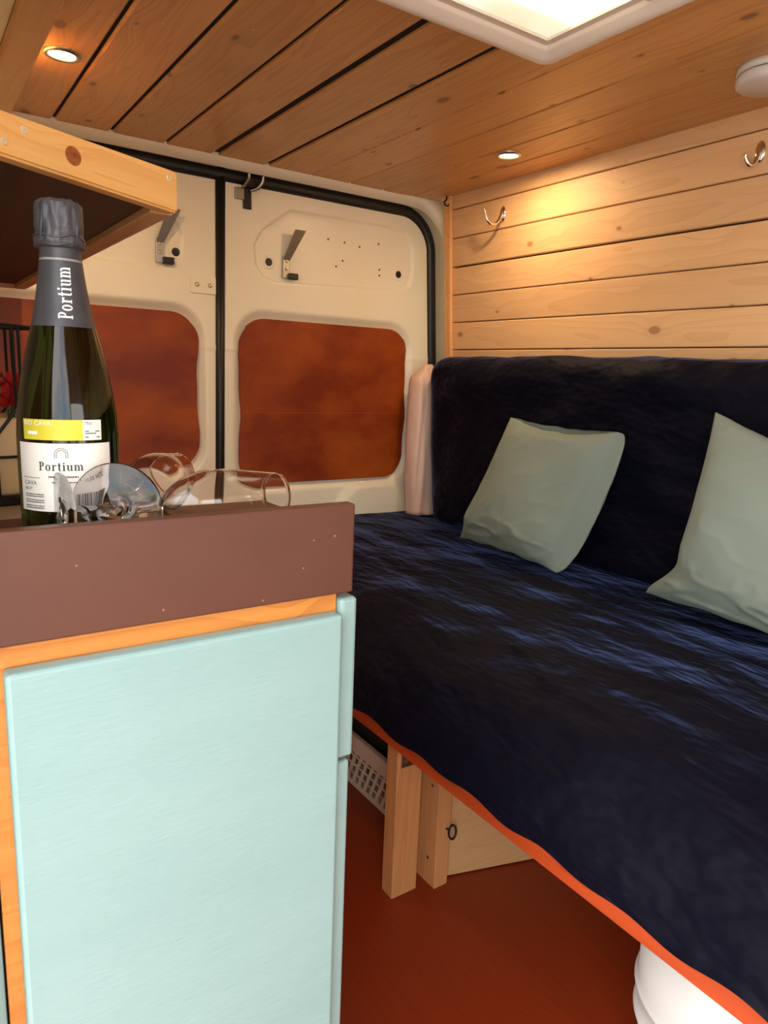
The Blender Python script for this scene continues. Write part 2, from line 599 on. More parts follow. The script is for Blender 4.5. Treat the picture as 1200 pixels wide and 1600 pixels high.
# corner post where boards meet the door frame
bm = bmesh.new()
pr = []
rings = []
for zz in (0.4, 1.652):
    x = wx(zz)
    rings.append([bm.verts.new((a, b_, zz)) for a, b_ in ((x-0.011, 1.893), (x+0.03, 1.893), (x+0.03, 1.921), (x-0.011, 1.921))])
for i in range(4):
    j = (i+1) % 4
    bm.faces.new((rings[0][i], rings[0][j], rings[1][j], rings[1][i]))
bm.faces.new(rings[0]); bm.faces.new(rings[1])
o = obj('trim_1', bm, M['pine_z'])
struct(o, 'narrow pale pine corner strip at the end of the board wall', 'trim')
for zz in (0.75, 1.22, 1.30, 1.38, 1.46, 1.54, 1.60):
    s_ = link('screw', screw_me, None, o)
    s_.location = (wx(zz)-0.011, 1.908, zz)
    s_.rotation_euler = (0, math.radians(90), 0)
    s_.scale = (0.6, 0.6, 0.6)

# ---- left side: door opening in front, lined wall behind the kitchen unit
bm = bmesh.new()
box(bm, -0.06, 0.018, 0.58, 2.1, -0.02, 1.66)
box(bm, -0.06, 0.0, -2.3, -0.75, -0.02, 1.66)
box(bm, -0.06, 0.0, -0.75, 0.58, 1.62, 1.69)
WL = obj('wall_left', bm, M['white_paint'])
struct(WL, 'cream painted van side with the sliding door opening', 'wall')
o = boxobj('wall_front', (-0.06, 1.7, -2.36, -2.3, -0.1, 0.80), M['white_paint'])  # out of view; the opening above it is made up to let fill daylight in
struct(o, 'unseen low cream painted partition, left open above for added daylight', 'wall')
# header trim along the top of the side wall + pale lining above it
o = boxobj('trim_2', (0.192, 0.247, 0.25, 2.0, 1.598, 1.648), M['pine_y'], bev=0.004)
struct(o, 'pale pine beam under the ceiling above the shelf', 'trim')
o = boxobj('trim_3', (0.02, 0.191, 0.25, 2.0, 1.612, 1.6495), M['white_paint'])
struct(o, 'cream metal lining beside the pine ceiling beam', 'trim')
o = boxobj('trim_4', (-0.03, 0.0385, 0.610, 0.66, 0.0, 0.88), M['mint'], bev=0.003)
struct(o, 'mint painted jamb at the sliding door', 'trim')

# ---- rear door frame (swept around the opening) with rubber seal
YD = 2.04
def frame_path():
    pts = []
    # up the right side (leaning in), round corner, along the top to the left corner, down
    def rx(z):
        return 1.563+(1.49-z)*0.075
    zt = 1.622
    r = 0.135
    zz = 0.0
    while zz < zt-r:
        pts.append((rx(zz), zz, 1.0)); zz += 0.05
    cx, cz = rx(zt-r)-r, zt-r
    for i in range(0, 13):
        a = i/12*math.pi/2
        pts.append((cx+r*math.cos(a), cz+r*math.sin(a), 1.0-0.72*min(1, i/9)))
    xl = 0.04
    x = cx-0.06
    while x > xl+r:
        pts.append((x, zt, 0.2)); x -= 0.06
    for i in range(0, 13):
        a = math.pi/2+i/12*math.pi/2
        pts.append((xl+r+r*math.cos(a), cz+r*math.sin(a), 0.2+0.5*i/12))
    zz = cz-0.05
    while zz > 0.0:
        pts.append((xl-(1.49-zz)*0.02, zz, 0.7)); zz -= 0.05
    return pts
FP = frame_path()
def path_norms(path):
    out = []
    for i in range(len(path)):
        a = path[max(i-1, 0)]; b_ = path[min(i+1, len(path)-1)]
        t = Vector((b_[0]-a[0], b_[1]-a[1])).normalized()
        out.append(Vector((t.y, -t.x)))
    return out
NR = path_norms(FP)
bm = bmesh.new()
prev = None
for (x, z, w), n in zip(FP, NR):
    ring = []
    for off, dy in ((0.0, 0.05), (0.010, 0.0), (0.016, -0.010-0.010*w), (0.012-0.006*w, -0.02-0.03*w), (0.008-0.022*w, -0.03-0.07*w), (0.010-0.052*w, -0.034-0.088*w), (0.06, -0.034-0.10*w), (0.06, 0.06)):
        ring.append(bm.verts.new((x+n.x*off, YD+dy, z+n.y*off)))
    if prev:
        for i in range(len(ring)-1):
            bm.faces.new((prev[i], prev[i+1], ring[i+1], ring[i]))
    prev = ring
WB = obj('wall_rear', bm, M['white_paint'], smooth=True)
struct(WB, 'cream painted metal frame around the rear doors', 'wall')
bm = bmesh.new()
prev = None
for (x, z, w), n in zip(FP, NR):
    ring = []
    for off, dy in ((-0.024, 0.02), (-0.023, -0.001), (-0.018, -0.009), (-0.006, -0.012), (0.006, -0.010), (0.012, -0.003), (0.013, 0.02)):
        ring.append(bm.verts.new((x+n.x*off, YD+dy, z+n.y*off)))
    if prev:
        for i in range(len(ring)-1):
            bm.faces.new((prev[i], prev[i+1], ring[i+1], ring[i]))
    prev = ring
obj('rubber_seal', bm, M['rubber'], WB, smooth=True)
o = boxobj('panel', (-0.05, 1.68, 2.10, 2.14, -0.02, 1.72), M['void'], WB)

# ---- door leaves as pressed-metal skins
def sd_rrect(x, z, x0, x1, z0, z1, r):
    cx, cz = (x0+x1)/2, (z0+z1)/2
    qx = abs(x-cx)-(x1-x0)/2+r
    qz = abs(z-cz)-(z1-z0)/2+r
    return math.hypot(max(qx, 0), max(qz, 0))+min(max(qx, qz), 0)-r

def sd_poly(x, z, P):
    d2 = 1e9
    s = 1.0
    n = len(P)
    for i in range(n):
        ax_, az_ = P[i]; bx_, bz_ = P[i-1]
        ex, ez = bx_-ax_, bz_-az_
        wx_, wz_ = x-ax_, z-az_
        t = max(0, min(1, (wx_*ex+wz_*ez)/(ex*ex+ez*ez)))
        d2 = min(d2, (wx_-ex*t)**2+(wz_-ez*t)**2)
        c1 = z >= az_; c2 = z < bz_; c3 = ex*wz_ > ez*wx_
        if (c1 and c2 and c3) or (not c1 and not c2 and not c3):
            s = -s
    return s*math.sqrt(d2)

def smooth(a, b_, x):
    t = max(0, min(1, (x-a)/(b_-a)))
    return t*t*(3-2*t)

EMB_R = [(0.912, 1.385), (0.905, 1.44), (0.93, 1.485), (1.02, 1.552), (1.36, 1.556), (1.45, 1.542), (1.478, 1.51), (1.485, 1.42), (1.47, 1.38), (1.44, 1.366), (0.98, 1.346), (0.935, 1.358)]
WIN_R = (0.862, 1.474, 0.725, 1.232, 0.075)
mid = 0.796
EMB_L = [(2*mid-x, z) for x, z in EMB_R]
WIN_L = (2*mid-WIN_R[1], 2*mid-WIN_R[0]-0.002, WIN_R[2]+0.055, WIN_R[3], WIN_R[4])

def wob(z, ph):
    return 0.006*math.sin(z*21+ph)+0.003*math.sin(z*47+ph*2)

def door_skin(x0, x1, z0, z1, emb, win, mirror):
    dx = 0.0042
    nx = int((x1-x0)/dx); nz = int((z1-z0)/dx)
    bm = bmesh.new()
    rows_ = []
    for j in range(nz+1):
        z = z0+(z1-z0)*j/nz
        row = []
        for i in range(nx+1):
            x = x0+(x1-x0)*i/nx
            dy = 0.0
            s = sd_poly(x, z, emb)
            dy += 0.0070*(1-smooth(-0.004, 0.004, s))+0.0030*math.exp(-(s/0.0045)**2)            # pressed field stands back
            w = sd_rrect(x, z, *win)
            dy += 0.020*(1-smooth(-0.006, 0.030, w))             # window opening dished in
            # rounded shoulder under the window on the outer side
            xx = 2*mid-x if mirror else x
            arc = math.hypot((xx-1.36)/0.16, (z-0.60)/0.13)
            dy -= 0.014*(1-smooth(0.8, 1.1, arc))*(1 if z < 0.72 else 0)*smooth(0.725, 0.69, z)
            # raised meeting edge beside the middle seal, waist seam
            dy -= 0.004*smooth(0.012, 0.004, abs(z-1.139))*0.4
            row.append(bm.verts.new((x, YD+dy, z)))
        rows_.append(row)
    for j in range(nz):
        for i in range(nx):
            bm.faces.new((rows_[j][i], rows_[j][i+1], rows_[j+1][i+1], rows_[j+1][i]))
    # returned edge at the meeting side
    xe = x1 if mirror else x0
    col_ = [r[-1] if mirror else r[0] for r in rows_]
    back = [bm.verts.new((v.co.x, YD+0.05, v.co.z)) for v in col_]
    for a, b_, c_, d_ in zip(col_[:-1], col_[1:], back[1:], back[:-1]):
        bm.faces.new((a, b_, c_, d_))
    return bm

def rounded_board(name, win, y0, y1, mat_, parent, ph):
    x0, x1, z0, z1, r = win
    r += 0.004
    pts = []
    for cx, cz, a0 in ((x1-r, z1-r, 0), (x0+r, z1-r, 90), (x0+r, z0+r, 180), (x1-r, z0+r, 270)):
        for k in range(11):
            a = math.radians(a0+9*k)
            pts.append([cx+r*math.cos(a), cz+r*math.sin(a)])
    # densify straight sides, add the hand-cut wobble
    dense = []
    for i in range(len(pts)):
        p, q = pts[i], pts[(i+1) % len(pts)]
        dense.append(p)
        L = math.hypot(q[0]-p[0], q[1]-p[1])
        k = int(L/0.03)
        for s in range(1, k):
            t = s/k
            dense.append([p[0]+(q[0]-p[0])*t, p[1]+(q[1]-p[1])*t])
    for p in dense:
        if p[0] < x0+0.02 or p[0] > x1-0.02:
            p[0] += wob(p[1], ph)*0.6
    bm = bmesh.new()
    f = [bm.verts.new((x, y0, z)) for x, z in dense]
    b_ = [bm.verts.new((x, y1, z)) for x, z in dense]
    bm.faces.new(f); bm.faces.new(b_[::-1])
    for i in range(len(f)):
        j = (i+1) % len(f)
        bm.faces.new((f[i], f[j], b_[j], b_[i]))
    bmesh.ops.bevel(bm, geom=[e for e in bm.edges if abs(e.verts[0].co.y-y0) < 1e-6 and abs(e.verts[1].co.y-y0) < 1e-6], offset=0.002, segments=1, affect='EDGES')
    return obj(name, bm, mat_, parent)

def plug(parent, x, z, r=0.0115, name='grommet', dy=0.0):
    bm = bmesh.new()
    Mx = Matrix.Translation((x, YD+0.0070+dy, z)) @ Matrix.Rotation(math.radians(90), 4, 'X')
    lathe(bm, [(0, 0.001), (r, 0.0015)], 24, Mx)
    o = obj(name, bm, M['black'], parent)
    bm = bmesh.new()
    lathe(bm, [(r, 0.0016), (r*1.15, 0.004), (r*1.6, 0.003), (r*1.95, -0.001)], 24, Mx)
    obj('rim', bm, M['white_paint'], o, smooth=True)

def pin_bracket(parent, x, z):
    # folded steel tab with two screws and a black stop
    bm = bmesh.new()
    box(bm, x-0.011, x+0.011, YD-0.003, YD+0.006, z-0.034, z+0.030, 0.0015)
    o = obj('bracket', bm, M['steel'], parent)
    bm = bmesh.new()
    pts = [(x-0.011, YD-0.001, z+0.018), (x+0.011, YD-0.001, z+0.018), (x+0.050, YD-0.030, z+0.105), (x+0.014, YD-0.030, z+0.105)]
    a = [bm.verts.new(p) for p in pts]
    b_ = [bm.verts.new((p[0], p[1]-0.002, p[2]+0.001)) for p in pts]
    bm.faces.new(a); bm.faces.new(b_[::-1])
    for i in range(4):
        j = (i+1) % 4
        bm.faces.new((a[i], a[j], b_[j], b_[i]))
    obj('tongue', bm, M['steel'], o)
    boxobj('stop', (x+0.006, x+0.036, YD-0.014, YD+0.004, z-0.036, z-0.018), M['black'], o, bev=0.002)
    for zz in (z-0.006, z+0.016):
        bm = bmesh.new()
        lathe(bm, [(0, 0.003), (0.004, 0.0022), (0.005, 0)], 14, Matrix.Translation((x, YD-0.003, zz)) @ Matrix.Rotation(math.radians(90), 4, 'X'))
        obj('screw', bm, M['zinc'], o)

D1 = obj('door_1', door_skin(mid+0.012, 1.66, 0.02, 1.66, EMB_R, WIN_R, False), M['white_paint'], smooth=True)
struct(D1, 'cream rear door leaf next to the sofa, with plywood filling its window', 'door')
rounded_board('window_board', WIN_R, YD+0.003, YD+0.021, M['orange_ply'], D1, 0.7)
D2 = obj('door_2', door_skin(-0.02, mid-0.012, 0.02, 1.66, EMB_L, WIN_L, True), M['white_paint'], smooth=True)
struct(D2, 'cream rear door leaf behind the bottle, with plywood filling its window', 'door')
rounded_board('window_board', WIN_L, YD+0.003, YD+0.021, M['orange_ply'], D2, 2.1)
# waist seam across the lower filling board
boxobj('seam', (WIN_R[0]+0.01, WIN_R[1]-0.01, YD+0.0024, YD+0.004, 0.9485, 0.950), M['board_edge'], D1)
# middle seal
bm = bmesh.new()
tube(bm, [(mid-0.010, YD+0.004, 0.02), (mid-0.002, YD+0.004, 0.9), (mid+0.004, YD+0.004, 1.64)], 0.015, 12)
obj('rubber_seal', bm, M['rubber'], D2, smooth=True)
plug(D1, 0.952, 1.398); plug(D1, 1.429, 1.413)
plug(D1, 1.309, 0.685, 0.016, dy=-0.006)
plug(D2, 2*mid-0.952+0.03, 1.392); plug(D2, 2*mid-1.429, 1.413)
pin_bracket(D1, 1.007, 1.390)
pin_bracket(D2, 0.624, 1.392)
pin_bracket(D2, 0.392, 1.385)
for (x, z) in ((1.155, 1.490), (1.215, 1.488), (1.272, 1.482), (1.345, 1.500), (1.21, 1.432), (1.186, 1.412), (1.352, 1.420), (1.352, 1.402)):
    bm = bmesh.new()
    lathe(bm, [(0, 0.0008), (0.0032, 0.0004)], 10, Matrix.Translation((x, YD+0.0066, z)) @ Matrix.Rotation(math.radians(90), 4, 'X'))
    obj('screw_hole_shade', bm, M['black'], D1)  # flat black disc, the shade inside a screw hole put into colour
# steel strike plate on the left leaf
o = boxobj('strike_plate', (0.708, 0.783, YD-0.004, YD+0.002, 1.287, 1.334), M['white_paint'], D2, bev=0.0015)
for x in (0.727, 0.765):
    bm = bmesh.new()
    lathe(bm, [(0, 0.004), (0.005, 0.003), (0.0065, 0)], 16, Matrix.Translation((x, YD-0.004, 1.311)) @ Matrix.Rotation(math.radians(90), 4, 'X'))
    obj('screw', bm, M['zinc'], o)
# top latch of the right leaf
o = boxobj('latch', (0.866, 0.892, YD-0.006, YD+0.001, 1.535, 1.600), M['black'], D1, bev=0.003)
boxobj('latch_plate', (0.840, 0.868, YD-0.008, YD, 1.558, 1.590), M['steel'], o, bev=0.002)
bm = bmesh.new()
tube(bm, spline([(0.862, YD-0.010, 1.590), (0.872, YD-0.03, 1.612), (0.870, YD-0.035, 1.640), (0.886, YD-0.035, 1.648)], 14), 0.0045, 8)
tube(bm, spline([(0.885, YD-0.008, 1.585), (0.902, YD-0.022, 1.592), (0.914, YD-0.032, 1.612), (0.912, YD-0.036, 1.645)], 14), 0.0045, 8)
obj('latch_hook', bm, M['steel'], o, smooth=True)
boxobj('latch_case', (0.868, 0.915, YD-0.016, YD, 1.592, 1.612), M['black'], o, bev=0.003)
boxobj('striker', (0.85, 0.93, YD-0.052, YD-0.028, 1.640, 1.649), M['steel'], WB, bev=0.002)

# ================================================================== ROOF VENT
RV = thing('roof_vent', 'square cream plastic roof vent with a glowing cloth blind', 'roof vent', (0.80, 0.80, 1.62))
ox0, ox1, oy0, oy1 = 0.607, 1.000, 0.605, 1.000
def sq_ring(bm, loops):
    R_ = []
    for (x0, x1, y0, y1, z, r) in loops:
        ring = []
        for cx, cy, a0 in ((x1-r, y1-r, 0), (x0+r, y1-r, 90), (x0+r, y0+r, 180), (x1-r, y0+r, 270)):
            for k in range(6):
                a = math.radians(a0+18*k)
                ring.append(bm.verts.new((cx+r*math.cos(a), cy+r*math.sin(a), z)))
        R_.append(ring)
    for A, B in zip(R_[:-1], R_[1:]):
        n = len(A)
        for i in range(n):
            j = (i+1) % n
            bm.faces.new((A[i], A[j], B[j], B[i]))
def sql(ins, z, r):
    return (ox0+ins, ox1-ins, oy0+ins, oy1-ins, z, r)
bm = bmesh.new()
sq_ring(bm, [sql(0, 1.6495, .022), sql(0.0, 1.634, .022), sql(0.003, 1.628, .02), sql(0.010, 1.6255, .018), sql(0.020, 1.6265, .014), sql(0.024, 1.630, .012), sql(0.034, 1.6335, .008), sql(0.038, 1.638, .006), sql(0.0385, 1.745, .006)])
obj('frame', bm, M['vent_frame'], RV, smooth=True)
# cloth blind, slightly sagging with soft pleats
bm = bmesh.new()
N = 40
gr = []
for j in range(N+1):
    row = []
    for i in range(N+1):
        u, v = i/N, j/N
        x = ox0+0.030+(ox1-ox0-0.060)*u
        y = oy0+0.030+(oy1-oy0-0.060)*v
        s = math.sin(math.pi*u)*math.sin(math.pi*v)
        dz = -0.006*s+0.0045*s*math.sin(v*22+2*noise.noise((u*3, v*2, 0)))+0.006*s*noise.noise((u*4, v*4, 3))
        row.append(bm.verts.new((x, y, 1.646+dz)))
    gr.append(row)
for j in range(N):
    for i in range(N):
        bm.faces.new((gr[j][i], gr[j][i+1], gr[j+1][i+1], gr[j+1][i]))
obj('blind', bm, M['blind'], RV, smooth=True)
bm = bmesh.new()
zz = 1.6408
e = 0.044
xs = (ox0+e, ox1-e); ysq = (oy0+e, oy1-e)
w_ = 0.008
for yq in ysq:
    box(bm, xs[0]-w_, xs[1]+w_, yq-w_, yq+w_, zz, zz+0.006)
for xq in xs:
    box(bm, xq-w_, xq+w_, ysq[0]+w_+0.0003, ysq[1]-w_-0.0003, zz, zz+0.006)
obj('blind_rail', bm, M['vent_frame'], RV)
boxobj('pull_tab', (0.875, 0.955, 0.72, 0.755, 1.630, 1.640), M['vent_frame'], RV, bev=0.003)

# ================================================================== CEILING LIGHTS
def downlight(x, y, label):
    t = thing('downlight', label, 'ceiling light', (x, y, ZC), 'recessed warm ceiling spotlights')
    bm = bmesh.new()
    T = Matrix.Translation((x, y, ZC))
    lathe(bm, [(0.024, 0.004), (0.0245, -0.004), (0.027, -0.006), (0.031, -0.005), (0.0335, -0.001), (0.0335, 0.002)], 40, T)
    obj('bezel', bm, M['steel'], t, smooth=True)
    lm = bpy.data.materials.get('lamp_lens')
    if lm is None:
        lm = bpy.data.materials.new('lamp_lens')
        lm.use_nodes = True
        b = lm.node_tree.nodes['Principled BSDF']
        b.inputs['Emission Color'].default_value = (1.0, 0.72, 0.42, 1)
        b.inputs['Emission Strength'].default_value = 14.0
    bm = bmesh.new()
    lathe(bm, [(0, -0.003), (0.015, -0.0025), (0.0243, 0.0)], 32, T)
    obj('lens', bm, lm, t, smooth=True)
    L = bpy.data.lights.new('downlight_lamp', 'AREA')
    L.shape = 'DISK'
    L.size = 0.044
    L.energy = 0.56
    L.color = (1.0, 0.68, 0.38)
    lo = bpy.data.objects.new('downlight_lamp', L)
    C.objects.link(lo)
    lo.parent = t
    lo.location = (0, 0, -0.0075)
downlight(0.304, 1.571, 'lit round spotlight in the ceiling above the pine shelf')
downlight(1.354, 1.461, 'lit round spotlight in the ceiling near the board wall hook')

# ================================================================== SMOKE ALARM
SA = thing('smoke_alarm', 'round white smoke alarm on the pine ceiling', 'smoke alarm', (1.345, 0.780, ZC))
T = Matrix.Translation((1.345, 0.780, ZC))
bm = bmesh.new()
lathe(bm, [(0.0, 0.0), (0.057, 0.0), (0.057, -0.010), (0.053, -0.012)], 48, T)
obj('base', bm, M['white_plastic'], SA, smooth=True)
bm = bmesh.new()
lathe(bm, [(0.050, -0.010), (0.050, -0.0145)], 48, T)
obj('grille', bm, M['black'], SA)
bm = bmesh.new()
lathe(bm, [(0.050, -0.0140), (0.056, -0.0142), (0.0575, -0.018), (0.0565, -0.029), (0.051, -0.033), (0.0, -0.0345)], 48, T)
obj('cover', bm, M['white_plastic'], SA, smooth=True)
bm = bmesh.new()
lathe(bm, [(0.0, -0.0362), (0.0045, -0.036), (0.005, -0.033)], 16, Matrix.Translation((1.325, 0.765, ZC)))
obj('button', bm, M['vent_frame'], SA)

# ================================================================== COAT HOOKS
def robe_hook(y, z, label, big=True):
    x = wx(z)
    t = thing('coat_hook', label, 'hook', (x, y, z), 'metal hooks on the board wall')
    bm = bmesh.new()
    Mx = Matrix.Translation((x, y, z+0.006)) @ Matrix.Diagonal((1, 1, 1.9, 1)) @ Matrix.Rotation(math.radians(-90), 4, 'Y')
    lathe(bm, [(0.0115, -0.001), (0.0115, 0.003), (0.009, 0.006), (0.0, 0.0068)], 28, Mx)
    obj('back_plate', bm, M['chrome'], t, smooth=True)
    bm = bmesh.new()
    if big:
        pts = [(x-0.004, y, z+0.012), (x-0.014, y+0.001, z-0.012), (x-0.026, y+0.002, z-0.026), (x-0.045, y+0.004, z-0.028), (x-0.060, y+0.006, z-0.016), (x-0.066, y+0.008, z+0.004), (x-0.072, y+0.009, z+0.009)]
    else:
        pts = [(x-0.004, y, z+0.006), (x-0.010, y+0.004, z-0.016), (x-0.020, y+0.009, z-0.022), (x-0.030, y+0.013, z-0.012), (x-0.033, y+0.014, z-0.002)]
    sp = spline(pts, 26)
    rads = [0.0052-0.0014*i/25 for i in range(26)]
    rads[-2] = 0.0048; rads[-1] = 0.0036
    tube(bm, sp, 0.005, 10, rads=rads)
    obj('arm', bm, M['chrome'], t, smooth=True)
    for dz in (0.021, -0.009):
        bm = bmesh.new()
        lathe(bm, [(0.0, 0.0025), (0.003, 0.0015), (0.0035, 0)], 12, Matrix.Translation((x-0.004, y, z+dz)) @ Matrix.Rotation(math.radians(-90), 4, 'Y'))
        obj('screw', bm, M['zinc'], t)
robe_hook(1.655, 1.556, 'chrome coat hook with a long upturned arm, by the spotlight')
robe_hook(0.885, 1.560, 'short chrome coat hook below the smoke alarm', False)
t = thing('cup_hook', 'small dark screw hook at the top of the corner strip', 'hook', (wx(1.645)-0.014, 1.905, 1.63))
bm = bmesh.new()
xx = wx(1.645)-0.014
tube(bm, spline([(xx, 1.905, 1.652), (xx, 1.905, 1.640), (xx-0.010, 1.902, 1.632), (xx-0.008, 1.899, 1.621), (xx+0.003, 1.897, 1.620), (xx+0.006, 1.897, 1.628)], 20), 0.0022, 8)
obj('hook_wire', bm, M['blackmetal'], t, smooth=True)

# ================================================================== OVERHEAD SHELF
SH = thing('overhead_shelf', 'overhead shelf with dark underside and pine edge board, above the bottle', 'shelf', (0.15, 1.3, 1.25))
# angled end board
p0 = Vector((0.028, 0.6832, 0)); p1 = Vector((0.279, 0.840, 0))
dr = (p1-p0).normalized(); nn = Vector((-dr.y, dr.x, 0))
th = 0.019
Lb = (p1-p0).length
bm = bmesh.new()
sec = [(0, 0), (Lb, 0), (Lb, th), (0, th)]
lo_ = [bm.verts.new((x, y, 0)) for x, y in sec]
hi_ = [bm.verts.new((x, y, z)) for (x, y), z in zip(sec, (0.034, 0.044, 0.044, 0.034))]
bm.faces.new(lo_); bm.faces.new(hi_)
for i in range(4):
    j = (i+1) % 4
    bm.faces.new((lo_[i], lo_[j], hi_[j], hi_[i]))
bmesh.ops.bevel(bm, geom=list(bm.edges), offset=0.0025, segments=2, affect='EDGES')
eb = obj('end_board', bm, M['pine_x'], SH)
eb.location = Vector((p0.x, p0.y, 1.250))-wloc(SH)
eb.rotation_euler = (0, 0, math.atan2(dr.y, dr.x))
def on_board(s, z, out):
    p = p0+dr*s-nn*out
    return Vector((p.x, p.y, z))
rot = Matrix((( dr.x, 0, -nn.x), (dr.y, 0, -nn.y), (0, 1, 0))).to_4x4()
for s, zz in ((0.095, 1.277), (Lb-0.015, 1.284), (0.074, 1.262)):
    bm = bmesh.new()
    lathe(bm, [(0.0, 0.0002), (0.0012, 0.0002), (0.0014, 0.0009), (0.0030, 0.0008), (0.0036, -0.0003)], 18, Matrix.Translation(on_board(s, zz, 0)) @ rot)
    obj('screw', bm, M['screw'], SH)
# the big round knot of the end board: an inlaid darker disc of wood
M['knot'] = mottled('knot_wood', srgb(176, 106, 52), srgb(126, 66, 30), 90, 0.45)
bm = bmesh.new()
lathe(bm, [(0.0, 0.0004), (0.0082, 0.0003), (0.0088, -0.0003)], 26, Matrix.Translation(on_board(0.148, 1.2705, 0)) @ rot @ Matrix.Diagonal((1.12, 1, 1, 1)))
obj('knot', bm, M['knot'], SH)
# side rail along the aisle, rear rail, underside, shelf box
boxobj('side_rail', (0.252, 0.278, 0.857, 1.99, 1.250, 1.291), M['pine_y'], SH, bev=0.002)
boxobj('end_rail', (0.03, 0.252, 1.965, 1.99, 1.250, 1.291), M['pine_y'], SH, bev=0.002)
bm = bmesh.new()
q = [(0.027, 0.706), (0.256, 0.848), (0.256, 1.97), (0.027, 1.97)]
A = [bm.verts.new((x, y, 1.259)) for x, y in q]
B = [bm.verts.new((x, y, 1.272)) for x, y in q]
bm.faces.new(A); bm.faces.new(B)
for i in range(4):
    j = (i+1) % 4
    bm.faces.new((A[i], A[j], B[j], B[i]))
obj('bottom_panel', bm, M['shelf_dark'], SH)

# ================================================================== KITCHEN UNIT
YF = 0.60
WZ = 0.916                      # worktop surface
KU = thing('kitchen_cabinet', 'mint green painted kitchen cabinet with orange pine carcass', 'cabinet', (0.21, 0.71, 0))
boxobj('carcass', (0.0402, 0.3640, YF+0.010, 0.82, 0.0, 0.8555), M['carcass'], KU, bev=0.001)
boxobj('side_panel', (0.0525, 0.3620, YF-0.009, YF+0.0105, 0.05, 0.836), M['mint'], KU, bev=0.004, seg=3)
boxobj('drawer', (0.3648, 0.3857, YF+0.002, 0.816, 0.666, 0.8490), M['mint'], KU, bev=0.0045, seg=3)
boxobj('door', (0.3648, 0.3822, YF+0.003, 0.816, 0.05, 0.6615), M['mint'], KU, bev=0.0035, seg=3)
boxobj('plinth', (0.05, 0.35, YF+0.03, 0.80, 0.0, 0.05), M['carcass'], KU)

WT = thing('worktop', 'brown painted worktop with a deep raised front board', 'worktop', (0.2, 0.7, 0.87))
boxobj('front_board', (0.019, 0.3778, YF, YF+0.016, 0.856, 0.950), M['brown'], WT, bev=0.0022)
boxobj('top', (0.019, 0.3774, YF+0.0155, 0.82, 0.856, WZ), M['brown'], WT, bev=0.002)
o = thing('side_counter', 'beige counter beyond the kitchen cabinet, under the lantern', 'counter', (0.1, 1.4, 0))
boxobj('counter_top', (0.019, 0.185, 0.821, 1.93, WZ-0.028, WZ), M['beige_top'], o, bev=0.003)
boxobj('counter_base', (0.019, 0.17, 0.83, 1.925, 0.0, WZ-0.0275), M['carcass'], o)

# ================================================================== BOTTLE
BX, BY, BZ = 0.1275, 0.702, WZ
KB = 0.931
def hz(z):
    return 1.2167-(1.227-z)*KB
BT = thing('sparkling_wine_bottle', 'dark green sparkling wine bottle with grey foil neck and white label', 'bottle', (BX, BY, BZ))
TB = Matrix.Translation((BX, BY, 0))
bm = bmesh.new()
prof = [(0.0, BZ+0.012), (0.025, BZ+0.004), (0.034, BZ), (0.042, BZ+0.002), (0.0455, BZ+0.010), (0.0465, BZ+0.03), (0.0468, 0.99), (0.0465, 1.01), (0.0452, 1.030), (0.0420, 1.055), (0.0375, 1.078), (0.0325, 1.098), (0.0280, 1.115), (0.0240, 1.133), (0.0205, 1.155), (0.0180, 1.178), (0.0165, 1.20), (0.0165, 1.215), (0.0, 1.216)]
prof = [(r*KB, hz(h) if k > 5 else h) for k, (r, h) in enumerate(prof)]
lathe(bm, prof, 72, TB)
obj('glass_body', bm, M['bottle'], BT, smooth=True)
# foil with crumpled crown
bm = bmesh.new()
fprof = [(0.0288, 1.1125), (0.0266, 1.122), (0.0246, 1.1325), (0.0212, 1.154), (0.0190, 1.172), (0.0182, 1.181), (0.0183, 1.1835), (0.0212, 1.1850), (0.0222, 1.189), (0.0212, 1.1935), (0.0204, 1.198), (0.0212, 1.203), (0.0208, 1.210), (0.0206, 1.218), (0.0198, 1.2235), (0.0165, 1.2265), (0.0, 1.2270)]
fprof = [(r*KB, hz(h)) for r, h in fprof]
HB = hz(1.18)
crown = [p for p in fprof if p[1] >= HB]
dense_f = [p for p in fprof if p[1] < HB]
for (ra, ha), (rb, hb) in zip(crown[:-1], crown[1:]):
    for q in range(4):
        dense_f.append((ra+(rb-ra)*q/4, ha+(hb-ha)*q/4))
dense_f.append(crown[-1])
n = 120
rings = []
for (r, h) in dense_f:
    ring = []
    for i in range(n):
        a = math.tau*i/n
        k = smooth(HB, HB+0.009, h)
        rr = r*(1+k*(0.05*noise.noise((math.cos(a)*4, math.sin(a)*4, h*60))+0.05*(0.5-abs(noise.noise((math.cos(a)*7, math.sin(a)*7, h*110))))+0.02*math.sin(a*13+h*90)))
        ring.append(bm.verts.new((BX+rr*math.cos(a), BY+rr*math.sin(a), h+k*0.001*noise.noise((math.cos(a)*3, math.sin(a)*3, 9)))))
    rings.append(ring)
for A, B in zip(rings[:-1], rings[1:]):
    for i in range(n):
        j = (i+1) % n
        if A is rings[-2]:
            pass
        bm.faces.new((A[i], A[j], B[j], B[i]))
bmesh.ops.remove_doubles(bm, verts=bm.verts, dist=1e-5)
foil = obj('foil_capsule', bm, M['foil'], BT, smooth=True)
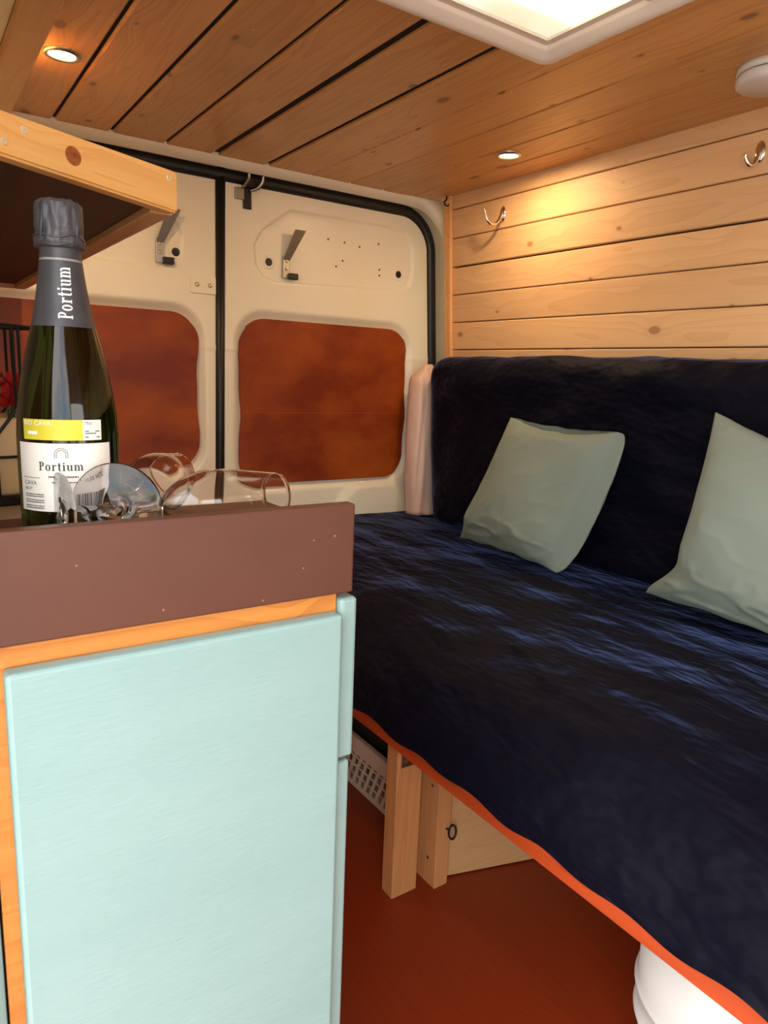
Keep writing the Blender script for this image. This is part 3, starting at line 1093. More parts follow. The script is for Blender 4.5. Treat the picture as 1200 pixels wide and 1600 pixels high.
# pleats of the wire cage under the foil and dotted tear band
bm = bmesh.new()
for k in range(2):
    tube(bm, [(BX+(0.0203)*math.cos(q*math.tau/40), BY+(0.0203)*math.sin(q*math.tau/40), hz(1.1865)+0.0065*k+0.0015*math.sin(q*math.tau/40*4)) for q in range(40)], 0.0010, 6, close=True)
for q in range(4):
    a = math.radians(-150+90*q)
    tube(bm, [(BX+0.0201*math.cos(a), BY+0.0201*math.sin(a), hz(1.186)), (BX+0.0199*math.cos(a+0.1), BY+0.0199*math.sin(a+0.1), hz(1.203)), (BX+0.0187*math.cos(a+0.2), BY+0.0187*math.sin(a+0.2), hz(1.224))], 0.0012, 6)
obj('wire_cage', bm, M['foil'], foil, smooth=True)
vdir = math.atan2(-BY, -BX)          # from bottle towards the camera's foot point
def cyl(theta, r, z):
    """theta > 0 runs to the right as seen from the camera"""
    a = vdir+theta
    return Vector((BX+r*math.cos(a), BY+r*math.sin(a), z))
def neck_r(z):
    for (ra, ha), (rb, hb) in zip(fprof[:-1], fprof[1:]):
        if ha <= z <= hb:
            return ra+(rb-ra)*(z-ha)/(hb-ha)
    return 0.02
bm = bmesh.new()
for q in range(36):
    th_ = -1.3+2.6*q/36
    A = [cyl(th_+d_, neck_r(zz)+0.0003, zz) for d_, zz in ((0, hz(1.1722)), (0.022, hz(1.1722)), (0.046, hz(1.1742)), (0.024, hz(1.1742)))]
    bm.faces.new([bm.verts.new(p) for p in A])
obj('tear_band', bm, M['whiteink'], foil)

def wrap_patch(name, t0, t1, z0, z1, r, mat_, parent, n=24):
    bm = bmesh.new()
    lo2 = [bm.verts.new(cyl(t0+(t1-t0)*i/n, r, z0)) for i in range(n+1)]
    hi2 = [bm.verts.new(cyl(t0+(t1-t0)*i/n, r, z1)) for i in range(n+1)]
    for i in range(n):
        bm.faces.new((lo2[i], lo2[i+1], hi2[i+1], hi2[i]))
    return obj(name, bm, mat_, parent, smooth=True)

RL = 0.0472*KB
D2R = math.radians
lab = wrap_patch('label', D2R(-64), D2R(49), hz(0.941), hz(1.0055), RL, M['label'], BT)
band = wrap_patch('neck_band', D2R(-54), D2R(15), hz(1.0085), hz(1.0275), RL, M['yellow'], BT)
bandw = wrap_patch('price_band', D2R(15), D2R(37), hz(1.0085), hz(1.0275), RL, M['label'], BT)

# slab-serif lettering: strokes as small quads, mapped later onto the bottle
def rect(x0, y0, x1, y1):
    nx_ = max(1, int((x1-x0)/0.12)); ny_ = max(1, int((y1-y0)/0.12))
    out = []
    for i in range(nx_):
        for j in range(ny_):
            a, b_ = x0+(x1-x0)*i/nx_, x0+(x1-x0)*(i+1)/nx_
            c_, d_ = y0+(y1-y0)*j/ny_, y0+(y1-y0)*(j+1)/ny_
            out.append([(a, c_), (b_, c_), (b_, d_), (a, d_)])
    return out
def arc(cx, cy, rx, ry, wx_, wy_, a0, a1, n=14):
    out = []
    for i in range(n):
        A0 = math.radians(a0+(a1-a0)*i/n); A1 = math.radians(a0+(a1-a0)*(i+1)/n)
        out.append([(cx+rx*math.cos(A0), cy+ry*math.sin(A0)), (cx+rx*math.cos(A1), cy+ry*math.sin(A1)),
                    (cx+(rx-wx_)*math.cos(A1), cy+(ry-wy_)*math.sin(A1)), (cx+(rx-wx_)*math.cos(A0), cy+(ry-wy_)*math.sin(A0))])
    return out
S = 0.18
def letter(c):
    q = []
    if c == 'P':
        q += rect(0.08, 0, 0.08+S, 1)+rect(0, 0, 0.34, 0.08)+rect(0, 0.92, 0.36, 1)
        q += arc(0.34, 0.73, 0.28, 0.27, S, 0.08, -90, 90)+rect(0.23, 0.46, 0.34, 0.54)
        return q, 0.70
    if c == 'o':
        return arc(0.30, 0.34, 0.30, 0.36, S, 0.075, 0, 360, 24), 0.68
    if c == 'r':
        q += rect(0.08, 0, 0.08+S, 0.66)+rect(0, 0, 0.34, 0.07)+rect(0, 0.60, 0.2, 0.68)
        q += arc(0.40, 0.42, 0.20, 0.26, 0.10, 0.09, 45, 150)
        q += arc(0.46, 0.58, 0.075, 0.085, 0.0749, 0.0849, 0, 360, 12)
        return q, 0.58
    if c == 't':
        q += rect(0.10, 0.12, 0.10+S, 0.90)+rect(0, 0.60, 0.40, 0.68)
        q += arc(0.29, 0.15, 0.19, 0.17, 0.15, 0.075, 180, 310)
        return q, 0.47
    if c == 'i':
        q += rect(0.08, 0, 0.08+S, 0.66)+rect(0, 0, 0.32, 0.07)+rect(0, 0.60, 0.2, 0.68)
        q += arc(0.155, 0.86, 0.095, 0.095, 0.0949, 0.0949, 0, 360, 14)
        return q, 0.38
    if c == 'u':
        q += rect(0.08, 0.18, 0.08+S, 0.66)+rect(0, 0.60, 0.2, 0.68)
        q += arc(0.29, 0.20, 0.21, 0.21, S, 0.085, 180, 300)
        q += rect(0.44, 0, 0.44+S, 0.66)+rect(0.36, 0.60, 0.56, 0.68)+rect(0.5, 0, 0.68, 0.07)
        return q, 0.74
    if c == 'm':
        q += rect(0.08, 0, 0.08+S, 0.66)+rect(0, 0, 0.31, 0.07)+rect(0, 0.60, 0.2, 0.68)
        for k in (0, 1):
            ox_ = 0.08+0.36*k
            q += arc(ox_+0.29, 0.45, 0.22, 0.24, S, 0.09, 0, 130)
            q += rect(ox_+0.36, 0, ox_+0.36+S, 0.46)+rect(ox_+0.29, 0, ox_+0.58, 0.07)
        return q, 1.06
def word(txt):
    quads = []
    x = 0
    for c in txt:
        q, w = letter(c)
        quads += [[(px+x, py) for px, py in f] for f in q]
        x += w+0.06
    return quads, x-0.06
def lettering(name, quads, fn, mat_, parent):
    bm = bmesh.new()
    for q in quads:
        vs_ = []
        for p in q:
            co = fn(*p)
            if all((co-v.co).length > 1e-7 for v in vs_):
                vs_.append(bm.verts.new(co))
        if len(vs_) > 2:
            try:
                bm.faces.new(vs_)
            except ValueError:
                pass
    return obj(name, bm, mat_, parent)
quads, wd = word('Portium')
# on the neck: reading upwards
z0n, z1n = hz(1.1195), hz(1.1665)
sc = (z1n-z0n)/wd
def on_neck(px, py):
    z = z0n+px*sc
    r = neck_r(z)+0.0005
    return cyl(D2R(4)+(-(py-0.5)*sc*1.35)/r, r, z)
lettering('lettering', quads, on_neck, M['whiteink'], foil)
# on the label
sl = 0.0395*KB/wd
def on_label(px, py):
    return cyl(D2R(-34)+px*sl/RL, RL+0.0004, hz(0.9800)+py*sl*1.05)
lettering('lettering', quads, on_label, M['ink'], lab)
# arch emblem of radiating stones
eq = []
for k in range(9):
    a0 = 180-k*20-2; a1 = 180-k*20-18
    eq += arc(0, 0, 1.0, 1.0, 0.16, 0.16, a1, a0, 2)+arc(0, 0, 0.72, 0.72, 0.16, 0.16, a1, a0, 2)
for sx in (-1, 1):
    for k in range(2):
        eq += rect(min(sx*0.84, sx*1.0), -0.28*k-0.27, max(sx*0.84, sx*1.0), -0.28*k-0.05)
        eq += rect(min(sx*0.56, sx*0.72), -0.28*k-0.27, max(sx*0.56, sx*0.72), -0.28*k-0.05)
lettering('emblem', eq, lambda px, py: cyl(D2R(-9)+px*0.0058/RL, RL+0.0004, hz(0.9955)+py*0.0058), M['ink_soft'], lab)

def flat_text(name, txt, size, theta, z, mat_, parent, r=RL+0.0004, wide=1.0):
    cu = bpy.data.curves.new('txt', 'FONT')
    cu.body = txt
    cu.size = size
    cu.resolution_u = 2
    ob = bpy.data.objects.new('txt', cu)
    C.objects.link(ob)
    dg = bpy.context.evaluated_depsgraph_get()
    ev = ob.evaluated_get(dg)
    me = bpy.data.meshes.new_from_object(ev)
    bpy.data.objects.remove(ob)
    for v in me.vertices:
        x, y = v.co.x*wide, v.co.y
        v.co = cyl(theta+x*KB/r, r, hz(z+y))
    link(name, me, mat_, parent)
flat_text('lettering', 'CAVA', 0.0056, D2R(-56), 0.9660, M['ink'], lab)
flat_text('lettering', 'BRUT', 0.0040, D2R(-56), 0.9610, M['ink'], lab)
flat_text('lettering', '11,5% VOL', 0.0042, D2R(18), 0.9665, M['ink'], lab)
flat_text('lettering', 'BIO CAVA', 0.0062, D2R(-52), 1.0220, M['whiteink'], band)
flat_text('lettering', '75cl', 0.0040, D2R(17), 1.0232, M['ink'], bandw)
# rows of fine print too small to read
rows_q = []
def row_print(t0, t1, z, h=0.0010):
    x = t0
    rr = random.Random(int(z*1e5)+int(t0*100))
    while x < t1:
        w = rr.uniform(0.8, 2.6)
        rows_q.append((x, min(x+w, t1), z, z+h))
        x += w+0.6
for z in (0.9565, 0.9545, 0.9510, 0.9490, 0.9455, 0.9435):
    row_print(-56, -30, z)
row_print(-24, 8, 0.9735, 0.0014)
row_print(-20, 14, 0.9685, 0.0010)
row_print(-58, -34, 0.9725, 0.0006)
bm = bmesh.new()
for a, b_, c_, d_ in rows_q:
    bm.faces.new([bm.verts.new(cyl(D2R(t_), RL+0.0004, hz(z))) for t_, z in ((a, c_), (b_, c_), (b_, d_), (a, d_))])
# barcode
rr = random.Random(3)
x = 7.0
while x < 44:
    w = rr.choice((0.45, 0.45, 0.9, 1.3))
    bm.faces.new([bm.verts.new(cyl(D2R(t_), RL+0.0004, hz(z))) for t_, z in ((x, 0.9445), (x+w, 0.9445), (x+w, 0.957), (x, 0.957))])
    x += w+rr.choice((0.5, 0.6, 1.0))
obj('fine_print', bm, M['ink'], lab)
bm = bmesh.new()
for (a, b_, z) in ((17, 34, 1.0165), (17, 30, 1.0145), (17, 35, 1.0110)):
    bm.faces.new([bm.verts.new(cyl(D2R(t_), RL+0.0004, hz(zz))) for t_, zz in ((a, z), (b_, z), (b_, z+0.0009), (a, z+0.0009))])
obj('fine_print', bm, M['ink'], bandw)
wrap_patch('stamp', D2R(-47), D2R(-34), hz(1.0135), hz(1.0165), RL+0.0004, M['whiteink'], band, 8)

# ================================================================== WINE GLASSES
def wine_glass(name_label, base, axis, foot_r, L, bowl_r, rim_r, roll=0.0):
    """lying glass: base = foot centre, axis = direction from foot to rim"""
    axis = Vector(axis).normalized()
    q = axis.to_track_quat('Z', 'Y').to_matrix().to_4x4()
    T = Matrix.Translation(base) @ q
    t = thing('wine_glass', name_label, 'glass', (base[0], base[1], BZ), 'clear wine glasses lying on the worktop')
    st = 0.40*L
    bm = bmesh.new()
    lathe(bm, [(0, 0), (foot_r*0.97, 0), (foot_r, 0.0010), (foot_r*0.98, 0.0018), (foot_r*0.55, 0.0030), (foot_r*0.28, 0.0050), (0.0090, 0.0075), (0, 0.0076)], 64, T)
    obj('foot', bm, M['glass'], t, smooth=True)
    bm = bmesh.new()
    lathe(bm, [(0, 0.0070), (0.0085, 0.0072), (0.0062, 0.013), (0.0047, 0.025), (0.0042, st*0.6), (0.0050, st*0.88), (0.0090, st-0.002), (0, st)], 32, T)
    obj('stem', bm, M['glass'], t, smooth=True)
    bm = bmesh.new()
    ho = []
    for k in range(0, 29):
        u = k/28
        # egg-shaped bowl tapering to the rim
        if u < 0.5:
            r = bowl_r*math.sin(math.pi*u)**0.75 if u > 0 else 0.0
        else:
            w = (u-0.5)/0.5
            r = bowl_r+(rim_r-bowl_r)*(w*w*(3-2*w)*0.5+0.5*w*w)
        ho.append((r, st+(L-st)*(u**1.15)))
    wall = 0.0013
    inner = [(max(r-wall, 0.0) if k > 0 else 0.0, h+(0.004 if k == 0 else 0.003*max(0, 1-k/6))) for k, (r, h) in enumerate(ho)]
    inner[-1] = (ho[-1][0]-wall, ho[-1][1])
    prof_ = ho+inner[::-1]
    lathe(bm, prof_, 64, T)
    obj('bowl', bm, M['glass'], t, smooth=True)
    return t
wine_glass('clear wine glass lying with its foot towards the sliding door', (0.1520, 0.6350, 0.9560), (0.52, 0.85, 0.012), 0.0398, 0.195, 0.0325, 0.026)
wine_glass('clear wine glass lying crosswise with its rim towards the sofa', (0.1080, 0.6505, 0.9515), (1.0, 0.17, -0.018), 0.0355, 0.228, 0.0315, 0.0245)

# ================================================================== LANTERN, CANDLE, FLOWERS
LX, LY, LZ = 0.0885, 0.945, WZ
LT = thing('wire_lantern', 'black geometric wire lantern behind the bottle', 'lantern', (LX, LY, LZ))
bm = bmesh.new()
lathe(bm, [(0, LZ), (0.0515, LZ), (0.053, LZ+0.002), (0.053, LZ+0.009), (0.0505, LZ+0.011), (0, LZ+0.011)], 40, Matrix.Translation((LX, LY, 0)))
obj('base_plate', bm, M['blackmetal'], LT)
def hexp(r, z, k, off=0.0):
    a = math.radians(60*k+off)
    return (LX+r*math.cos(a), LY+r*math.sin(a), z)
RW = 0.0515
wr = 0.0018
for z in (1.117, 0.972):
    bm = bmesh.new()
    tube(bm, [(LX+RW*math.cos(q*math.tau/48), LY+RW*math.sin(q*math.tau/48), z) for q in range(48)], wr, 6, close=True)
    obj('hoop', bm, M['blackmetal'], LT, smooth=True)
for k in range(6):
    off = -62
    bm = bmesh.new()
    for dd in (-4, 4):
        a = math.radians(60*k+off+dd)
        tube(bm, [(LX+RW*math.cos(a), LY+RW*math.sin(a), 1.117), (LX+RW*math.cos(a), LY+RW*math.sin(a), 1.026)], wr, 6)
        s = 1 if dd > 0 else -1
        b2 = math.radians(60*k+off+s*30)
        tube(bm, [(LX+RW*math.cos(a+(b2-a)*i/6), LY+RW*math.sin(a+(b2-a)*i/6), 1.026-0.030*i/6) for i in range(7)], wr, 6)
    obj('upright', bm, M['blackmetal'], LT)
    bm = bmesh.new()
    a = math.radians(60*k+off+30)
    tube(bm, [(LX+RW*math.cos(a), LY+RW*math.sin(a), 0.996), (LX+RW*math.cos(a), LY+RW*math.sin(a), LZ+0.009)], wr, 6)
    obj('upright', bm, M['blackmetal'], LT)
PT = thing('cream_pot', 'cream round pot inside the wire lantern', 'pot', (LX, LY, LZ+0.011))
bm = bmesh.new()
lathe(bm, [(0, LZ+0.011), (0.0445, LZ+0.011), (0.0465, LZ+0.015), (0.0465, 1.013), (0.0445, 1.016), (0.040, 1.012), (0.0, 1.006)], 48, Matrix.Translation((LX, LY, 0)))
obj('pot_body', bm, M['cream_wax'], PT, smooth=True)
rr = random.Random(11)
def rose(cx, cy, cz, r, label):
    t = thing('red_flower', label, 'flower', (cx, cy, cz), 'red flowers in the lantern')
    bm = bmesh.new()
    tube(bm, [(cx, cy, 1.0), (cx, cy, cz-r*0.5)], 0.0022, 6)
    obj('stem', bm, M['leaf'], t)
    cnt = 0
    for ring, (kk, rad, tilt) in enumerate(((4, 0.35, 15), (5, 0.65, 35), (6, 0.95, 62))):
        for k in range(kk):
            a = math.tau*k/kk+ring*0.5+rr.uniform(-.15, .15)
            bm = bmesh.new()
            gr = []
            tl = math.radians(tilt)
            for j in range(6):
                v = j/5
                row = []
                for i in range(6):
                    u = (i/5-0.5)*1.25*rad+0.0
                    ww = math.sin(math.pi*min(0.92, v*0.8+0.16))
                    ang = a+u*ww/rad*0.95
                    rho = r*rad*(0.30+0.75*v*math.sin(tl)+0.10*v*v)
                    h = r*(-0.4+v*1.25*math.cos(tl)+0.10*math.sin(u*5))
                    row.append(bm.verts.new((cx+rho*math.cos(ang), cy+rho*math.sin(ang), cz+h)))
                gr.append(row)
            for j in range(5):
                for i in range(5):
                    bm.faces.new((gr[j][i], gr[j][i+1], gr[j+1][i+1], gr[j+1][i]))
            obj('petal', bm, M['petal'], t, smooth=True)
    for k in range(2):
        a = rr.uniform(0, 6.28)
        bm = bmesh.new()
        pts = []
        for j in range(7):
            v = j/6
            w = 0.010*math.sin(math.pi*(0.08+0.9*v))
            c0 = Vector((cx+math.cos(a)*(0.006+0.028*v), cy+math.sin(a)*(0.006+0.028*v), cz-0.012+0.018*v-0.012*v*v))
            sd_ = Vector((-math.sin(a), math.cos(a), 0.2))*w
            pts.append((bm.verts.new(c0-sd_), bm.verts.new(c0+sd_)))
        for A, B in zip(pts[:-1], pts[1:]):
            bm.faces.new((A[0], A[1], B[1], B[0]))
        obj('leaf', bm, M['leaf'], t, smooth=True)
rose(0.1045, 0.922, 1.036, 0.021, 'red flower with dark leaves low in the wire lantern')
rose(0.080, 0.928, 1.060, 0.021, 'red flower standing tallest in the wire lantern')
rose(0.113, 0.962, 1.052, 0.019, 'small red flower at the back of the wire lantern')
rose(0.066, 0.958, 1.040, 0.020, 'red flower beside the wall in the wire lantern')

# ================================================================== SOFA BENCH
BN = thing('sofa_bench', 'wooden sofa bench with stained board and pine legs under the velvet throw', 'bench', (1.1, 0.8, 0))
boxobj('seat_board', (0.752, 1.56, -0.6, 2.0, 0.360, 0.400), M['board_edge'], BN, bev=0.002)
lg = boxobj('leg', (0.776, 0.840, 1.043, 1.081, 0.0, 0.3605), M['leg'], BN, bev=0.002)
lg2 = boxobj('leg', (0.8705, 0.907, 1.020, 1.115, 0.0, 0.3605), M['leg'], BN, bev=0.002)
boxobj('leg', (0.776, 0.840, -0.45, -0.412, 0.0, 0.3605), M['leg'], BN, bev=0.002)
# plywood panel from second leg back to the wall, a little askew
ang = math.atan2(0.984-1.040, 1.107-0.915)
MP = Matrix.Translation((0.905, 1.046, 0)) @ Matrix.Rotation(ang, 4, 'Z')
boxobj('support_panel', (0, 0.62, -0.006, 0.006, 0.004, 0.3605), M['ply'], BN, M=MP)
bk = boxobj('angle_bracket', (0.784, 0.834, 1.0405, 1.0435, 0.300, 0.3605), M['steel'], BN, bev=0.001)
for (x, z) in ((0.796, 0.312), (0.822, 0.330)):
    bm = bmesh.new()
    lathe(bm, [(0, 0.002), (0.0035, 0.0015), (0.0042, 0)], 12, Matrix.Translation((x, 1.0405, z)) @ Matrix.Rotation(math.radians(90), 4, 'X'))
    obj('screw', bm, M['zinc'], bk)
bm = bmesh.new()
cR = Vector((0.9, 1.014, 0.128))
tube(bm, [cR+Vector((0.008+0.010*math.cos(q*math.tau/20), 0.002*math.sin(q*math.tau/20), 0.015*math.sin(q*math.tau/20))) for q in range(20)], 0.0024, 8, close=True)
tube(bm, [cR+Vector((0.0, 0.0, 0.008)), cR+Vector((-0.008, 0.012, 0.010))], 0.0024, 8)
obj('ring_bolt', bm, M['blackmetal'], lg2, smooth=True)
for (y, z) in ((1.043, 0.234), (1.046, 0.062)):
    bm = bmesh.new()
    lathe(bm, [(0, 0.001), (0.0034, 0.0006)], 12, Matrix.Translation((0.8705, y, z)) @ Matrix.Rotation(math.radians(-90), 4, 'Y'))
    obj('screw_hole_shade', bm, M['black'], lg2)  # no recess here: hole shade painted as a flat black disc
# mattress under the throw, kept inside it
def throw_profile(y):
    s = 0.006*math.sin(y*5.0)+0.005*math.sin(y*11+1)
    hem = 0.391+0.0045*math.sin(y*24)+0.004*math.sin(y*41+0.7)
    return [(0.7470, hem), (0.7455, 0.412), (0.748, 0.44), (0.768, 0.490), (0.812, 0.540+s), (0.880, 0.574+s), (0.97, 0.590+s*0.7), (1.10, 0.597), (1.25, 0.599), (1.38, 0.600), (1.52, 0.600)]
mb = bmesh.new()
mrings = []
for y in (-0.58, 0.4, 1.2, 1.96):
    mrings.append([mb.verts.new((x, y, z)) for x, z in ((0.79, 0.402), (0.80, 0.44), (0.85, 0.50), (0.92, 0.535), (1.0, 0.552), (1.54, 0.56), (1.54, 0.402))])
for A, B in zip(mrings[:-1], mrings[1:]):
    for i in range(7):
        j = (i+1) % 7
        mb.faces.new((A[i], A[j], B[j], B[i]))
mb.faces.new(mrings[0]); mb.faces.new(mrings[-1])
obj('mattress', mb, M['pink'], BN)

NU, NV = 150, 330
bm = bmesh.new()
gr = []
for j in range(NV+1):
    y = -0.6+(2.018+0.6)*j/NV
    P = [Vector((x, 0, z)) for x, z in throw_profile(y)]
    sp = spline(P, NU+1)
    row = []
    for i, p in enumerate(sp):
        u = i/NU
        x, z = p.x, p.z
        front = 1-smooth(0.80, 1.02, x)
        top = 1-front
        fold = 0.0
        # soft ripples on the drop
        d1 = noise.noise((y*4.0+x*1.2, z*3.5, 1.3))
        d2 = noise.noise((y*9.0-z*5, x*6.0, 5.1))
        d3 = noise.noise((y*20.0, x*20, z*20))
        fold = 0.016*d1+0.010*d2+0.0022*d3
        # ridge folds running along the seat
        r1 = 1-abs(noise.noise((y*2.2+x*1.5, x*7-y*1.6, 2.0)))*2
        r2 = max(0, r1)**6
        # pulled folds near the sliding door end
        near = 1-smooth(0.1, 1.1, y)
        amt = (0.35+0.65*near)
        hemk = smooth(0.0, 0.10, u)
        wallk = 1-0.8*smooth(1.30, 1.45, x)
        nx_, nz_ = -front*0.8, 0.35+0.65*top
        disp = (fold*(0.55*top*0.6+front*0.8)+0.006*r2*amt)*hemk*wallk
        if disp < 0 and front > 0.5:
            disp *= 0.6
        row.append(bm.verts.new((x+nx_*disp-(1-hemk)*0.003*(1+math.sin(y*24)), y, z+nz_*disp)))
    gr.append(row)
for j in range(NV):
    for i in range(NU):
        bm.faces.new((gr[j][i], gr[j][i+1], gr[j+1][i+1], gr[j+1][i]))
# tuck at the rear end and under the hem
THR = obj('velvet_throw', bm, M['velvet'], smooth=True)
sm = THR.modifiers.new('thickness', 'SOLIDIFY')
sm.thickness = 0.004
sm.offset = -1
tag(THR, 'dark navy crushed velvet throw over the sofa seat', 'throw')

# backrest cushion under the same velvet
bm = bmesh.new()
NYb, NP = 150, 60
prof_b = [(1.505, 0.603), (1.472, 0.605), (1.463, 0.64), (1.458, 0.75), (1.452, 0.90), (1.446, 1.02), (1.442, 1.08), (1.449, 1.115), (1.468, 1.136), (1.50, 1.145), (1.53, 1.143), (1.545, 1.125), (1.549, 1.05), (1.565, 0.80), (1.572, 0.65), (1.54, 0.605)]
base_s = spline([(x, 0, z) for x, z in prof_b], NP)
gr = []
for j in range(NYb+1):
    v = j/NYb
    y = -0.55+v*(1.885+0.55)
    row = []
    for i, p in enumerate(base_s):
        e_ = min(1.0, (1-v)*(2.435)/0.05)
        rnd_ = math.sqrt(max(0.0, 1-(1-e_)**2))      # rounded end next to the doors
        cx = 1.51
        x = cx+(p.x-cx)*(0.55+0.45*rnd_)
        z = p.z-(0.03*(1-rnd_) if p.z > 1.0 else 0)
        yy = y-0.055*(1.10-z)*smooth(1.6, 1.885, y)+0.012*noise.noise((z*4, 0, 2))*smooth(1.7, 1.885, y)
        k = 0.010*noise.noise((y*3.0, z*3.2, 7.7))+0.004*noise.noise((y*9, z*9, 3))
        if p.x < 1.50:
            x += k if k < 0 else k*0.6
        if p.z > 1.09:
            z += 0.009*noise.noise((y*4, p.x*8, 1))+0.005*noise.noise((y*13, p.x*14, 1))
        row.append(bm.verts.new((min(x, wx(z)-0.003), yy, z)))
    gr.append(row)
for j in range(NYb):
    for i in range(NP-1):
        bm.faces.new((gr[j][i], gr[j][i+1], gr[j+1][i+1], gr[j+1][i]))
    bm.faces.new((gr[j][NP-1], gr[j][0], gr[j+1][0], gr[j+1][NP-1]))
bm.faces.new(gr[0]); bm.faces.new(gr[-1][::-1])
BK = obj('sofa_cushion', bm, M['velvet'], smooth=True)
tag(BK, 'long dark navy velvet backrest cushion against the board wall', 'cushion')

# pale pink sheet-covered foam standing between backrest and doors
bm = bmesh.new()
gr = []
NA, NZ = 48, 40
for j in range(NZ+1):
    v = j/NZ
    z = 0.604+0.516*v
    row = []
    top = smooth(0.86, 1.0, v)
    hx = 0.058*(1-0.75*top**2)+0.010*(1-v)
    hy = 0.040*(1-0.75*top**2)
    cx = 1.506-0.012*math.sin(v*3.0)+0.012*(1-v)
    for i in range(NA):
        a = math.tau*i/NA
        ca, sa = math.cos(a), math.sin(a)
        ex = 0.55
        x = cx+hx*math.copysign(abs(ca)**ex, ca)
        y = 1.953+hy*math.copysign(abs(sa)**ex, sa)
        f = 0.004*math.sin(x*230+y*60+2*math.sin(z*4))*(1-top)+0.004*noise.noise((x*10, y*10, z*5))
        row.append(bm.verts.new((x-f*0.5, y-f, z)))
    gr.append(row)
for j in range(NZ):
    for i in range(NA):
        k = (i+1) % NA
        bm.faces.new((gr[j][i], gr[j][k], gr[j+1][k], gr[j+1][i]))
bm.faces.new(gr[0]); bm.faces.new(gr[-1])
PK = obj('foam_bolster', bm, M['pink'], smooth=True)
tag(PK, 'pale pink sheet-covered foam standing between backrest and rear door', 'bolster')

# ================================================================== PILLOWS
def pillow(label, c, thick, mat_, seed, ears, top_slack=0.0, gusset=0.0, flare=0.0):
    """c: corners BL, BR, TR, TL (as seen from the aisle)"""
    BL, BR, TR, TL = [Vector(p) for p in c]
    N = 56
    nrm = ((BR-BL).cross(TL-BL)).normalized()
    if nrm.x > 0:
        nrm = -nrm
    bm = bmesh.new()
    sides = []
    for s in (1, -1):
        gr = []
        for j in range(N+1):
            v = j/N
            row = []
            for i in range(N+1):
                u = i/N
                # edges pulled inwards between the corners
                uu = u+ears*(4*v*(1-v))*(0.5-u)*2*0.5
                vv = v+ears*(4*u*(1-u))*(0.5-v)*2*0.5
                p = (BL*(1-uu)+BR*uu)*(1-vv)+(TL*(1-uu)+TR*uu)*vv
                e = (1-abs(2*u-1)**2.6)*(1-abs(2*v-1)**2.6)
                h = thick*max(e, 0)**0.55
                # heavier at the bottom, slack towards the top seam
                h *= 0.72+0.45*(1-v)*smooth(0, 0.25, v)+0.28*(1-v)
                w = noise.noise((u*2.3+seed, v*2.3, s*2.0))*0.016+noise.noise((u*6+seed, v*6, s*3.0))*0.0035
                # creases bunching above the bottom seam and fanning from the corners
                cr = max(0, 1-abs(noise.noise((u*2.0+v*5+seed, v*9-u*2, 4.0)))*3.2)**3*0.012*(1-smooth(0.08, 0.36, v))
                cr += max(0, 1-abs(noise.noise((u*5-v*4+seed, u*2+v*3, 8.0)))*4)**3*0.0028
                edge = min(1, e*3)
                d_ = (h+w*edge+cr*edge)
                p = p+nrm*(d_ if s > 0 else -d_*0.62)
                if flare:
                    p = p+Vector((0, flare, 0))*(1-smooth(0.0, 0.24, v))*(1-smooth(0.0, 0.4, u))
                if s < 0 and gusset:
                    p = p+Vector((0, -gusset, gusset*0.2))*smooth(0.35, 0.97, u)*max(e, 0)**0.3
                if s > 0 and top_slack:
                    p = p+Vector((0, 0, -top_slack*smooth(0.9, 1.0, v)*math.sin(math.pi*u)))
                p.z += 0.004*noise.noise((u*8+seed, v*8, 6))*(1-edge)
                row.append(bm.verts.new(p))
            gr.append(row)
        sides.append(gr)
        for j in range(N):
            for i in range(N):
                bm.faces.new((gr[j][i], gr[j][i+1], gr[j+1][i+1], gr[j+1][i]))
    bmesh.ops.remove_doubles(bm, verts=bm.verts, dist=0.0006)
    o = obj('pillow', bm, mat_, smooth=True)
    sb = o.modifiers.new('subsurf', 'SUBSURF')
    sb.levels = 1
    sb.render_levels = 1
    tag(o, label, 'pillow', 'sage velvet pillows on the sofa')
    return o
pillow('sage green velvet pillow slumped against the backrest, nearer the rear doors',
       [(1.345, 1.555, 0.612), (1.335, 1.165, 0.606), (1.390, 1.062, 0.970), (1.400, 1.435, 0.978)], 0.060, M['sage'], 1.7, 0.05, 0.014, 0.095)
pillow('sage green velvet pillow standing tilted below the short hook',
       [(1.365, 0.868, 0.614), (1.335, 0.48, 0.606), (1.395, 0.42, 0.910), (1.388, 0.832, 1.036)], 0.078, M['sage'], 6.3, 0.06, 0.0, 0.0, 0.062)

# ================================================================== UNDER THE BENCH
CR = thing('plastic_crate', 'cream plastic crate with slotted sides under the bench', 'crate', (1.06, 1.33, 0))
def slotted(bm, o, eu, ev, lu, lv, nu, nv, n, t=0.003):
    """wall with staggered slanting slots: o corner, eu/ev unit directions"""
    o, eu, ev, n = Vector(o), Vector(eu), Vector(ev), Vector(n)
    def P(u, v):
        return o+eu*(u+0.25*0)+ev*v
    cw, chh = lu/nu, lv/nv
    for r in range(nv):
        sh = (r % 2)*0.5*cw
        # horizontal rib
        v0 = r*chh
        box_q(bm, P, 0, lu, v0, v0+chh*0.22, n, t)
        for k in range(nu+1):
            u0 = k*cw+sh-cw*0.19
            box_q(bm, P, max(0, u0), min(lu, u0+cw*0.38), v0+chh*0.22, v0+chh, n, t, slant=cw*0.28)
    box_q(bm, P, 0, lu, lv, lv+0.004, n, t)
